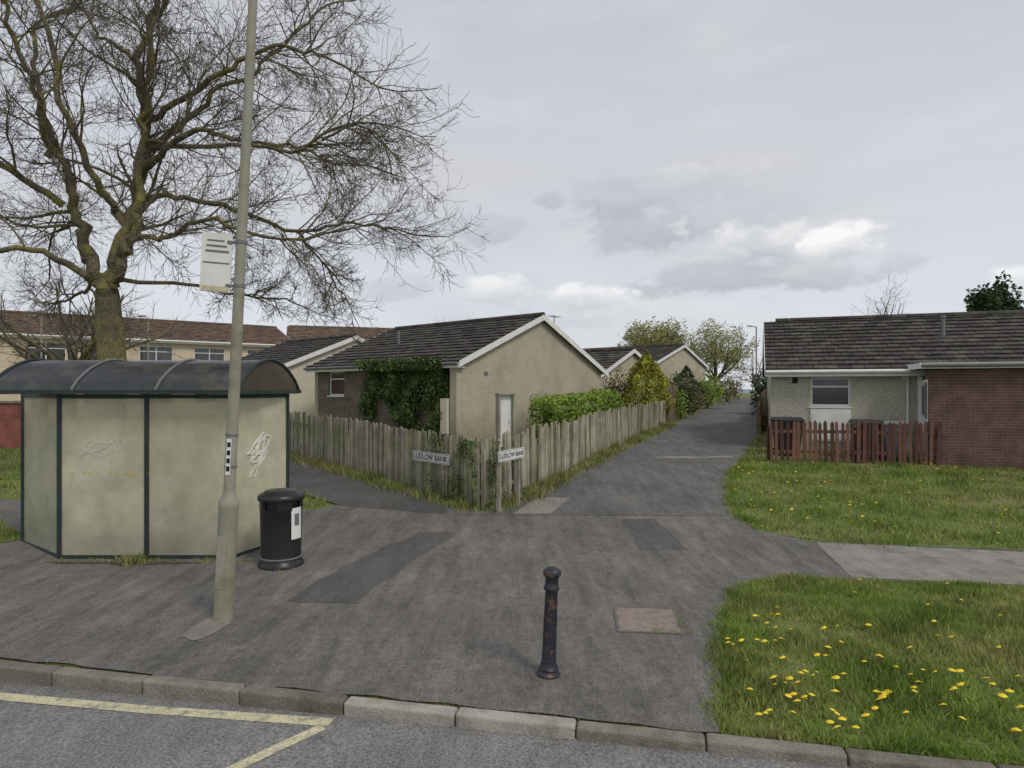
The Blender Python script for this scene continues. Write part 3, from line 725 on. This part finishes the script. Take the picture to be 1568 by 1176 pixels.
mb=MB(); n=18; mb.poly([(-3.12+.17*math.cos(2*math.pi*k/n)*rr(.8,1.25),6.68+.36*math.sin(2*math.pi*k/n)*rr(.8,1.2),.0175) for k in range(n)]); mb.build('lamp_base_patch',['patch'])
def nameplate(name,p,q,z0,h,legs,txt,off):
    p=Vector((*p,0));q=Vector((*q,0)); u=(q-p); L=u.length; u/=L; n=Vector((u.y,-u.x,0)); rz=math.atan2(u.y,u.x)
    e=empty(name,(p.x,p.y,T(p.x,p.y))); mb=MB(); Z=Vector((0,0,1)); o=p+n*off
    mb.hexa(o+Z*z0,u*L,n*.015,Z*h,0); 
    b=.012; c=o+n*.0155+Z*z0
    mb.hexa(c+u*b+Z*b,u*(L-2*b),n*.001,Z*.008,1);mb.hexa(c+u*b+Z*(h-b-.008),u*(L-2*b),n*.001,Z*.008,1)
    mb.hexa(c+u*b+Z*(b+.009),u*.008,n*.001,Z*(h-2*b-.018),1);mb.hexa(c+u*(L-b-.008)+Z*(b+.009),u*.008,n*.001,Z*(h-2*b-.018),1)
    for s in legs:
        w=o+u*s-n*.06; zz=T(w.x,w.y); mb.box((w.x,w.y,zz-.1),.06,.06,z0+h-zz+.08,2,rz)
    mb.build('plate',['white','txt','pole'],e)
    m=o+n*.018+u*L/2+Z*(z0+h*.48); text(txt,L/len(txt)*1.42,tuple(m),(math.pi/2,0,rz),e)
nameplate('street_name_sign',(-1.98,13.66),(-1.14,12.71),.98,.2,[],'LUDLOW BANK',.10)
nameplate('street_name_sign',(-.42,11.85),(.05,12.75),1.13,.2,[.12,.9],'LUDLOW BANK',.2)
# ------------------------------------------------------------------ bus shelter
def shelter():
    e=empty('bus_shelter',(-5.2,9.2,.012)); Z=Vector((0,0,1)); fr=MB(); pn=MB(); sm=MB()
    N=[Vector(p) for p in ((-7.55,10.1,0),(-6.37,9.2,0),(-5.14,9.2,0),(-3.95,9.2,0),(-3.53,10.25,0))]
    for i,p in enumerate(N): fr.box((p.x,p.y,0),.055,.055,2.42,0)
    for i in range(4):
        a,b=N[i],N[i+1]; u=(b-a).normalized(); a2=a+u*.03; L=(b-a).length-.06; w=Vector((-u.y,u.x,0))
        for z,h in ((.06,.055),(2.32,.06)): fr.hexa(a2+Z*z-w*.02,u*L,w*.04,Z*h,0)
        pn.hexa(a2+Z*.116-w*.006+u*.001,u*(L-.002),w*.012,Z*2.203,0,[.1,.6,.4,.7][i])
    def squig(c,u,n,w,h,k,r,m):
        pts=[]; ph=R()*6
        for i in range(k): 
            a=ph+i*.75; pts.append(Vector(c)+u*(w*math.cos(a)*(.4+.6*R())+w*.3*math.sin(i*.31))+Z*(h*math.sin(a*1.13)*(.4+.6*R()))+n*.009)
        sm.tube(pts,[r]*len(pts),4,m)
    U=Vector((1,0,0)); Nn=Vector((0,-1,0))
    for j in range(3): squig((-5.98+.21*j,9.2,1.66),U,Nn,.08,.10,14,.006,0)
    squig((-5.75,9.2,1.62),U,Nn,.28,.16,22,.005,0)
    for j in range(14):
        x=-6.3+.09*j+rr(-.02,.02)
        if R()<.8: sm.hexa((x,9.189,1.245+rr(-.01,.01)),(rr(.02,.05),0,0),(0,.003,0),(0,0,rr(.02,.05)),1)
    u3=(N[4]-N[3]).normalized(); n3=Vector((u3.y,-u3.x,0))
    squig(N[3]+u3*.5+Z*1.6,u3,n3,.22,.22,34,.016,0); squig(N[3]+u3*.55+Z*1.45,u3,n3,.16,.16,24,.018,0); squig(N[3]+u3*.4+Z*1.25,u3,n3,.10,.12,14,.008,0)
    rf=MB(); x0,x1=-7.18,-3.74; y0,y1=8.93,10.5; n=16
    def arc(t,dz=0): 
        y=y0+(y1-y0)*t; z=2.43+.45*math.sin(math.pi*t)**.75+dz; return y,z
    def X(x,y): return x+(y-y0)*.2
    for i in range(n):
        (ya,za),(yb,zb_)=arc(i/n),arc((i+1)/n)
        k=12
        for j in range(k):
            xa=x0+(x1-x0)*j/k; xb=x0+(x1-x0)*(j+1)/k
            rf.poly([(X(xa,ya),ya,za),(X(xb,ya),ya,za),(X(xb,yb),yb,zb_),(X(xa,yb),yb,zb_)],0)
    rf.build('roof_sheet',['poly'],e,smooth=True)
    rb=MB()
    for xr in (x0,-6.03,-4.88,-3.74):
        pts=[]
        for i in range(n+1):
            y,z=arc(i/n,.010); pts.append((X(xr,y),y,z))
        rb.tube(pts,[.020]*len(pts),6,0 if xr in(x0,-3.74) else 1)
    for y in (y0,y1):
        rb.hexa((X(x0,y)-.03,y-.03,2.385),(x1-x0+.06,0,0),(0,.06,0),(0,0,.055),0)
    for xr in (x0,x1):
        rb.hexa((X(xr,y0)-.02,y0+.03,2.38),(.2*(y1-y0),y1-y0-.06,0),(.04,0,0),(0,0,.05),0)
    for xr in (x0+.01,x1-.01):
        pts=[(X(xr,arc(i/n)[0]),arc(i/n)[0],arc(i/n)[1]-.01) for i in range(n+1)]
        rb.poly(pts,2)
    rb.build('roof_ribs',['green','grey','polye'],e)
    fr.build('frame',['green'],e); pn.build('frosted_panels',['panel'],e); sm.build('panel_marks',['haze','yhaze'],e)
    st=MB(); st.hexa((-6.2,9.6,.52),(2.1,0,0),(0,.22,0),(0,0,.04),0)
    for x in (-6.0,-4.4): st.tube([(x,9.7,0),(x,9.7,.52)],[.025,.025],8,0)
    st.build('bench',['woodr'],e)
    ft=MB()
    for p in N: ft.box((p.x,p.y,0),.14,.14,.022,0)
    ft.build('foot_plates',['iront'],e)
shelter()
# ------------------------------------------------------------------ trees
def rotdir(d,ang,az):
    o=d.orthogonal().normalized(); o=Matrix.Rotation(az,3,d)@o
    return (d*math.cos(ang)+o*math.sin(ang)).normalized()
def grow(mb,p,d,L,r,lev,maxlev,tips=None,up=.12,kids=(0,8,6,4),wig=.27):
    n=6 if lev<2 else (5 if lev==2 else 4); pts=[p.copy()]; rad=[r]; q=p.copy(); dd=d.copy(); dirs=[dd.copy()]
    for i in range(n):
        dd=(dd+Vector((random.gauss(0,wig),random.gauss(0,wig),random.gauss(0,wig)))*.6+Vector((0,0,up*(1+.5*(lev>=3))))*(1 if i>n/3 else -.4)).normalized()
        q=q+dd*L/n; pts.append(q.copy()); rad.append(max(r*(1-.72*(i+1)/n),.0035)); dirs.append(dd.copy())
    mb.tube(pts,rad,{0:8,1:6,2:4}.get(lev,3),0 if lev<2 else 1,.5,cap=False)
    if tips is not None and lev>=maxlev-1: tips+=pts[2:]
    if lev<maxlev:
        c=kids[min(lev,3)]
        for k in range(c):
            t=rr(.15,1.0); i=min(int(t*n),n-1); f=t*n-i; P=pts[i].lerp(pts[i+1],f)
            nd=rotdir(dirs[i],rr(.45,1.15),R()*6.283); l=L*rr(.34,.66)*(1.15-.5*t)
            grow(mb,P,nd,l,max(rad[i]*rr(.35,.6),.005),lev+1,maxlev,tips,up,kids,wig)
def limb(mb,pts,r0,r1,kids,lmin,lmax,maxlev=3,sub=5,sides=10):
    P=[Vector(p) for p in pts]; out=[]
    for i in range(len(P)-1):
        a=P[max(i-1,0)];b=P[i];c=P[i+1];d=P[min(i+2,len(P)-1)]
        for j in range(sub):
            t=j/sub; q=.5*((2*b)+(c-a)*t+(2*a-5*b+4*c-d)*t*t+(3*b-a-3*c+d)*t**3)
            out.append(q+Vector((random.gauss(0,.04),random.gauss(0,.04),random.gauss(0,.03)))*(1 if i+j else 0))
    out.append(P[-1]); n=len(out); rad=[r0+(r1-r0)*(i/(n-1))**.75 for i in range(n)]
    mb.tube(out,rad,sides,0,.5)
    for k in range(kids):
        t=rr(.15,1)**.75; x=t*(n-1); i=min(int(x),n-2); p=out[i].lerp(out[i+1],x-i); d=(out[i+1]-out[i]).normalized()
        nd=rotdir(d,rr(.45,1.15),R()*6.283); nd.z+=.12; nd.normalize()
        grow(mb,p,nd,rr(lmin,lmax)*(1.15-.35*t),max(rad[i]*rr(.22,.42),.016),1,maxlev,None,.15,(0,9,7,4))
    grow(mb,out[-1],(out[-1]-out[-3]).normalized(),lmax,r1,1,maxlev,None,.15,(0,11,8,4))
def bigtree():
    bx,by=-7.96,13.0; e=empty('bare_tree',(bx,by,T(bx,by))); mb=MB()
    def W(px,py,dy=0): 
        return ((px-784)*.001*by,by+dy,2.45+(596-py)*.001*by)
    z0=T(bx,by)-.1
    mb.tube([(bx,by,z0),(bx,by,z0+.25),(bx-.02,by,z0+1),(bx,by,2.9),(bx-.03,by+.02,3.4),(bx-.07,by,3.9),(bx-.09,by,4.3),(bx-.10,by,4.6)],[.46,.33,.28,.265,.25,.24,.22,.16],14,0,.5)
    L=lambda pts,r0,r1,k,a=1.2,b=2.3: limb(mb,pts,r0,r1,int(k*1.45),a,b)
    L([W(167,470),W(150,430),W(122,370,.2),W(97,310,.3),W(72,240,.5),W(45,200,.6),W(15,90,.7),W(5,10,.8)],.165,.035,14)
    L([W(168,480),W(174,430,-.1),W(198,350,-.1),W(215,250,.1),W(214,170,.2),W(200,80,.3),W(235,-20,.3),W(250,-120,.3)],.185,.035,16)
    L([W(195,350),W(180,290,-.7),W(160,200,-1.3),W(150,90,-1.5),W(120,0,-1.8)],.085,.03,10)
    L([W(178,440,-.1),W(205,385,-.3),W(228,320,-.4),W(240,220,-.5),W(262,140,-.7),W(275,60,-.9),W(310,-40,-1)],.125,.03,15)
    L([W(218,230),W(245,180,.6),W(290,110,1),W(370,50,1.2),W(440,-20,1.3)],.08,.028,13)
    L([W(213,270),W(262,250,-.4),W(330,225,-.8),W(400,245,-1),W(475,262,-1.2),W(545,235,-1.3)],.075,.022,15)
    L([W(205,310),W(250,290,.5),W(330,300,1),W(420,330,1.3),W(500,315,1.4),W(560,320,1.5)],.07,.022,13)
    L([W(190,400),W(235,375,-.5),W(300,380,-1.0),W(360,360,-1.2),W(440,385,-1.3),W(500,390,-1.3)],.065,.022,12)
    L([W(214,190),W(280,170,-.3),W(370,120,-.5),W(450,95,-.6),W(510,110,-.6)],.075,.024,13)
    L([W(155,440),W(100,395,-.6),W(40,400,-1.2),W(-50,370,-1.6)],.08,.028,11)
    L([W(97,315),W(40,270,-.4),W(-30,215,-.8),W(-90,180,-1)],.085,.028,11)
    L([W(72,240),W(90,170,-.5),W(70,90,-.8),W(60,0,-1)],.07,.028,11)
    L([W(202,90),W(160,50,.5),W(110,20,.8),W(60,-50,1)],.05,.025,8)
    L([W(130,400),W(70,330,1.0),W(20,310,1.6),W(-30,330,2)],.065,.025,9)
    L([W(178,430),W(240,420,1.2),W(310,430,1.9),W(390,440,2.2)],.05,.018,9,.8,1.4)
    L([W(212,230),W(300,200,.8),W(400,180,1.5),W(480,200,1.9)],.06,.022,11)
    L([W(150,430),W(80,440,.8),W(10,450,1.4)],.05,.02,7,.8,1.4)
    L([W(520,250,-1.2),W(570,230,-1.3),W(610,260,-1.3)],.025,.012,6,.7,1.2)
    L([W(420,330,1.3),W(470,390,1.4),W(500,440,1.5)],.03,.014,7,.7,1.2)
    mb.build('trunk_and_branches',['bark','twig'],e)
random.seed(11)
bigtree()
def simple_tree(name,x,y,h,r,crown_r,maxlev=3,kids=(9,8,5,3),leaf=None,nl=0,ls=.12,trunk=.3,up=.12,crown=None):
    z=T(x,y); e=empty(name,(x,y,z)); mb=MB(); top=z+h*trunk
    mb.tube([(x,y,z-.1),(x,y,z+.3),(x,y,top)],[r*1.3,r,r*.8],8,0)
    tips=[]; b=Vector((x,y,top))
    for k in range(kids[0]):
        a=k*6.283/kids[0]+rr(-.3,.3); inc=rr(.1,.95); d=Vector((math.cos(a)*math.sin(inc),math.sin(a)*math.sin(inc),math.cos(inc)))
        l=(h*(1-trunk))*math.cos(inc)*.85+crown_r*math.sin(inc)*.7
        grow(mb,b+Vector((0,0,-rr(0,.1)*h*trunk)),d,l,r*.45,1,maxlev,tips,up,(0,kids[1],kids[2],kids[3]))
    mb.build('trunk_and_branches',['bark','twig'],e)
    if leaf:
        pts=[Vector(random.choice(tips))+Vector((random.gauss(0,.15),random.gauss(0,.15),random.gauss(0,.15))) for _ in range(nl)]
        if crown:
            for _ in range(crown[0]):
                d=Vector((random.gauss(0,1),random.gauss(0,1),random.gauss(0,1))).normalized()
                if d.z<-.45: continue
                q=R()**.4*(1+.35*mnoise.noise(d*2.3+Vector((x,0,0))))
                p=Vector((x,y,z+crown[1]))+Vector((d.x*crown[2]*q,d.y*crown[2]*q,d.z*crown[3]*q))
                if mnoise.noise(p*1.1)>.14: continue
                pts.append(p)
        leaves('foliage',pts,ls,leaf,e)
simple_tree('bare_tree',-15.2,22.5,5.6,.2,3.2,3,(10,10,7,4),trunk=.36)
simple_tree('budding_tree',15.3,70,8.0,.3,3.9,3,(10,8,6,3),'bud',5000,.22,trunk=.35,crown=(15000,5.2,4.0,3.2))
simple_tree('budding_tree',20.8,67,7.4,.25,3.2,3,(10,8,6,3),'bud',4500,.19,trunk=.25,crown=(11000,4.4,3.3,3.6))
simple_tree('bare_tree',19.8,34,6.7,.12,1.8,3,(10,10,7,3),trunk=.4)
simple_tree('bare_tree',-3.2,36,5.4,.1,1.6,3,(8,8,5,3),trunk=.3)
simple_tree('bare_tree',24.6,66,5.0,.12,1.8,3,(8,8,5,3),trunk=.3)
def conifer(name,x,y,h,r,m,n,ls):
    z=T(x,y); e=empty(name,(x,y,z)); mb=MB(); mb.tube([(x,y,z-.1),(x,y,z+h*.9)],[.08,.02],6); mb.build('trunk',['bark'],e)
    pts=[]
    while len(pts)<n:
        t=R(); prof=(.6+.4*t/.25) if t<.25 else (1-((t-.25)/.75)**1.9)
        a=R()*6.283; q=r*prof*(.55+.5*math.sqrt(R()))*(1+.6*mnoise.noise(Vector((math.cos(a)*1.8,math.sin(a)*1.8,t*h*1.6+x))))
        pts.append((x+math.cos(a)*q,y+math.sin(a)*q,z+t*h*(1+.06*mnoise.noise(Vector((a,0,0))))))
    leaves('foliage',pts,ls,m,e,aspect=.5)
conifer('golden_conifer',5.75,28,3.05,1.0,'gold',9500,.14)
conifer('conifer',9.6,36,2.5,.9,'dkleaf',2500,.16)
def shrub(name,x,y,rx,rz,m,n,ls,zo=0):
    z=T(x,y); e=empty(name,(x,y,z)); mb=MB()
    if zo: mb.tube([(x,y,z),(x,y,z+zo+rz*.5)],[.15,.08],8)
    for k in range(9):
        a=R()*6.28; mb.tube([(x,y,z+zo),(x+math.cos(a)*rx*.4,y+math.sin(a)*rx*.4,z+zo+rz*.8),(x+math.cos(a)*rx*.8,y+math.sin(a)*rx*.8,z+zo+rz*1.5)],[.03,.02,.008],4)
    mb.build('stems',['twig'],e); leaves('foliage',blob_pts((x,y,z+zo+rz*.95),(rx,rx,rz),n,.35,.28),ls,m,e)
shrub('conifer',26.6,36,1.35,2.3,'dkleaf',12000,.24,zo=2.6)
shrub('shrub',4.6,28.5,.8,1.2,'shrub',1200,.14)
shrub('shrub',8.0,31,.9,1.1,'dkleaf',1500,.14)
shrub('shrub',7.4,30,.7,.8,'hedge',1200,.12)
shrub('shrub',9.2,34.5,1.0,1.0,'shrub',1200,.15)
shrub('shrub',11.8,39.5,1.2,1.1,'hedge',1200,.17)
shrub('shrub',16.5,50,1.2,1.1,'shrub',1000,.2)
shrub('shrub',23.6,57,1.3,1.3,'dkleaf',1500,.22)
shrub('shrub',13.2,33.5,1.0,1.3,'dkleaf',1500,.2)
shrub('shrub',-8.5,22.3,.8,.5,'hedge',900,.12)
def farlamp(x,y,h,dx,k=1):
    z=T(x,y); e=empty('street_lamp',(x,y,z)); mb=MB(); mb.tube([(x,y,z),(x,y,z+1.2),(x,y,z+1.25),(x,y,z+h)],[.11*k,.11*k,.075*k,.06*k],8)
    mb.tube([(x,y,z+h),(x+dx*.5,y,z+h+.08),(x+dx,y,z+h+.1)],[.05*k,.045*k,.04*k],6); mb.hexa((x+dx-.2,y-.1,z+h+.05),(.4,0,0),(0,.2,0),(0,0,.10))
    mb.build('lamp_column',['pole'],e)
farlamp(21.7,58,6.4,-.6); farlamp(29.5,80,6.3,-.6)
farlamp(-24.5,34,5.5,-.4,.6); farlamp(-22.0,39.5,6.0,-.4,.6)
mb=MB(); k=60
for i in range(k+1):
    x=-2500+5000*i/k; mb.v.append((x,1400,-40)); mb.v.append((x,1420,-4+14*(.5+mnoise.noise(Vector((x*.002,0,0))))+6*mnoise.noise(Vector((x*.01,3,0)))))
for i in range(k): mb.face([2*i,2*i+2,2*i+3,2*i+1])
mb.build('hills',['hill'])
# ------------------------------------------------------------------ sky
w=bpy.data.worlds.new('World'); scene.world=w; w.use_nodes=True; nt=w.node_tree; nt.nodes.clear(); L=nt.links
SE,SR=math.radians(48),math.radians(140)
def mth(op,a,b=None,c=None,clamp=False):
    n=nn(nt,'ShaderNodeMath',operation=op); n.use_clamp=clamp
    for i,s in enumerate((a,b,c)):
        if s is None: continue
        if hasattr(s,'type'): L.new(s,n.inputs[i])
        else: n.inputs[i].default_value=s
    return n.outputs[0]
def mixc(f,a,b):
    x=nn(nt,'ShaderNodeMix',data_type='RGBA')
    if hasattr(f,'type'): L.new(f,x.inputs[0])
    else: x.inputs[0].default_value=f
    for s,i in ((a,6),(b,7)):
        if hasattr(s,'type'): L.new(s,x.inputs[i])
        else: x.inputs[i].default_value=(*s,1)
    return x.outputs[2]
def mr(s,a,b,c=0,d=1,sm=False):
    n=nn(nt,'ShaderNodeMapRange'); 
    if sm: n.interpolation_type='SMOOTHSTEP'
    L.new(s,n.inputs[0])
    for i,v in enumerate((a,b,c,d)): n.inputs[i+1].default_value=v
    return n.outputs[0]
tc=nn(nt,'ShaderNodeTexCoord'); sp=nn(nt,'ShaderNodeSeparateXYZ'); L.new(tc.outputs['Generated'],sp.inputs[0])
az=mth('ARCTAN2',sp.outputs[0],sp.outputs[1]); el=mth('ARCSINE',sp.outputs[2])
def cnoise(s,sy,d,off=0):
    cb=nn(nt,'ShaderNodeCombineXYZ'); L.new(mth('MULTIPLY',az,s),cb.inputs[0]); L.new(mth('MULTIPLY',el,sy),cb.inputs[1]); cb.inputs[2].default_value=off
    n=nn(nt,'ShaderNodeTexNoise'); n.inputs['Scale'].default_value=1; n.inputs['Detail'].default_value=d; n.inputs['Roughness'].default_value=.55; L.new(cb.outputs[0],n.inputs['Vector']); return n.outputs[0]
nA=cnoise(2.2,5,4,1); nB=cnoise(15,26,6,4); nC=cnoise(5,14,5,9)
col=mixc(mr(el,0,.6),(.76,.79,.85),(.53,.55,.62))
col=mixc(mr(nA,.38,.72),col,(.64,.645,.675))
col=mixc(mth('MULTIPLY',mr(nC,.5,.75),.4),col,(.76,.77,.79))
def pxd(px,py):
    a=math.atan((px-784)/1000); return a,math.atan((596-py)/1000*math.cos(a))
blobs=[(1000,485,150,30,(.79,.80,.82),(.66,.68,.71),.6),(1130,330,120,40,(.62,.64,.68),(.52,.54,.58),.5),
(1060,282,110,28,(.72,.73,.76),(.54,.56,.60),.75),(950,305,72,40,(.62,.63,.67),(.45,.47,.52),.85),(1000,362,110,24,(.55,.57,.61),(.45,.47,.52),.8),
(1170,380,150,36,(.88,.88,.88),(.50,.52,.57),.85),(1285,382,58,28,(.99,.99,.98),(.60,.62,.65),.95),(1130,428,170,24,(.55,.57,.61),(.46,.48,.53),.8),(1250,422,90,20,(.70,.71,.73),(.49,.51,.56),.8),
(740,355,55,24,(.57,.59,.64),(.48,.50,.55),.7),(840,306,32,14,(.57,.59,.64),(.48,.50,.55),.7),(625,355,60,30,(.59,.61,.66),(.52,.54,.60),.65),
(765,450,70,20,(.92,.92,.92),(.59,.61,.65),.85),(895,456,60,22,(.95,.95,.95),(.58,.60,.64),.9),(610,438,60,22,(.64,.66,.70),(.52,.54,.59),.65),
(1390,402,50,18,(.66,.68,.71),(.53,.55,.59),.65),(1550,437,42,20,(.95,.96,.96),(.6,.62,.65),.85),(800,492,120,12,(.64,.66,.70),(.56,.58,.63),.6)]
for (px,py,hw,hh,lt,dk,op) in blobs:
    a,e_=pxd(px,py); wa=hw/1000*math.cos(a)**2*1.25; he=hh/1000*math.cos(a)*1.35
    dx=mth('MULTIPLY',mth('SUBTRACT',az,a),1/wa); dy=mth('MULTIPLY',mth('SUBTRACT',el,e_),1/he)
    d=mth('SQRT',mth('ADD',mth('MULTIPLY',dx,dx),mth('MULTIPLY',dy,dy)))
    v=mth('ADD',mth('SUBTRACT',1.0,d),mth('MULTIPLY',mth('SUBTRACT',nB,.5),2.6))
    mask=mth('MULTIPLY',mr(v,0,.55,0,1,True),op)
    sh=mth('ADD',mth('MULTIPLY',dy,.6),mth('ADD',.45,mth('MULTIPLY',mth('SUBTRACT',nB,.5),2.2)),clamp=True)
    col=mixc(mask,col,mixc(sh,dk,lt))
sky=nn(nt,'ShaderNodeTexSky'); sky.sky_type='NISHITA'; sky.sun_disc=False; sky.sun_elevation=SE; sky.sun_rotation=SR
bg1=nn(nt,'ShaderNodeBackground'); L.new(sky.outputs[0],bg1.inputs[0]); bg1.inputs[1].default_value=.1
bg2=nn(nt,'ShaderNodeBackground'); L.new(col,bg2.inputs[0]); bg2.inputs[1].default_value=1.0
ms=nn(nt,'ShaderNodeMixShader'); ms.inputs[0].default_value=.95; L.new(bg1.outputs[0],ms.inputs[1]); L.new(bg2.outputs[0],ms.inputs[2])
ow=nn(nt,'ShaderNodeOutputWorld'); L.new(ms.outputs[0],ow.inputs[0])
w.cycles.sampling_method='MANUAL'; w.cycles.sample_map_resolution=256
sl=bpy.data.lights.new('sun','SUN'); sl.energy=1.5; sl.angle=math.radians(16); sl.color=(1,.93,.82)
so=bpy.data.objects.new('sun',sl); scene.collection.objects.link(so)
sv=Vector((math.sin(SR)*math.cos(SE),math.cos(SR)*math.cos(SE),math.sin(SE))); so.rotation_euler=(-sv).to_track_quat('-Z','Y').to_euler(); so.location=(5,-5,12)
# ------------------------------------------------------------------ camera
cam=bpy.data.cameras.new('camera'); co=bpy.data.objects.new('camera',cam); scene.collection.objects.link(co)
co.location=(0,0,H); co.rotation_euler=(math.pi/2,0,0); cam.sensor_width=36; cam.lens=36*1000/1568; cam.shift_y=8/1568; cam.clip_end=8000; cam.clip_start=.05
scene.camera=co
scene.view_settings.view_transform='Standard'; scene.view_settings.look='None'; scene.view_settings.exposure=0
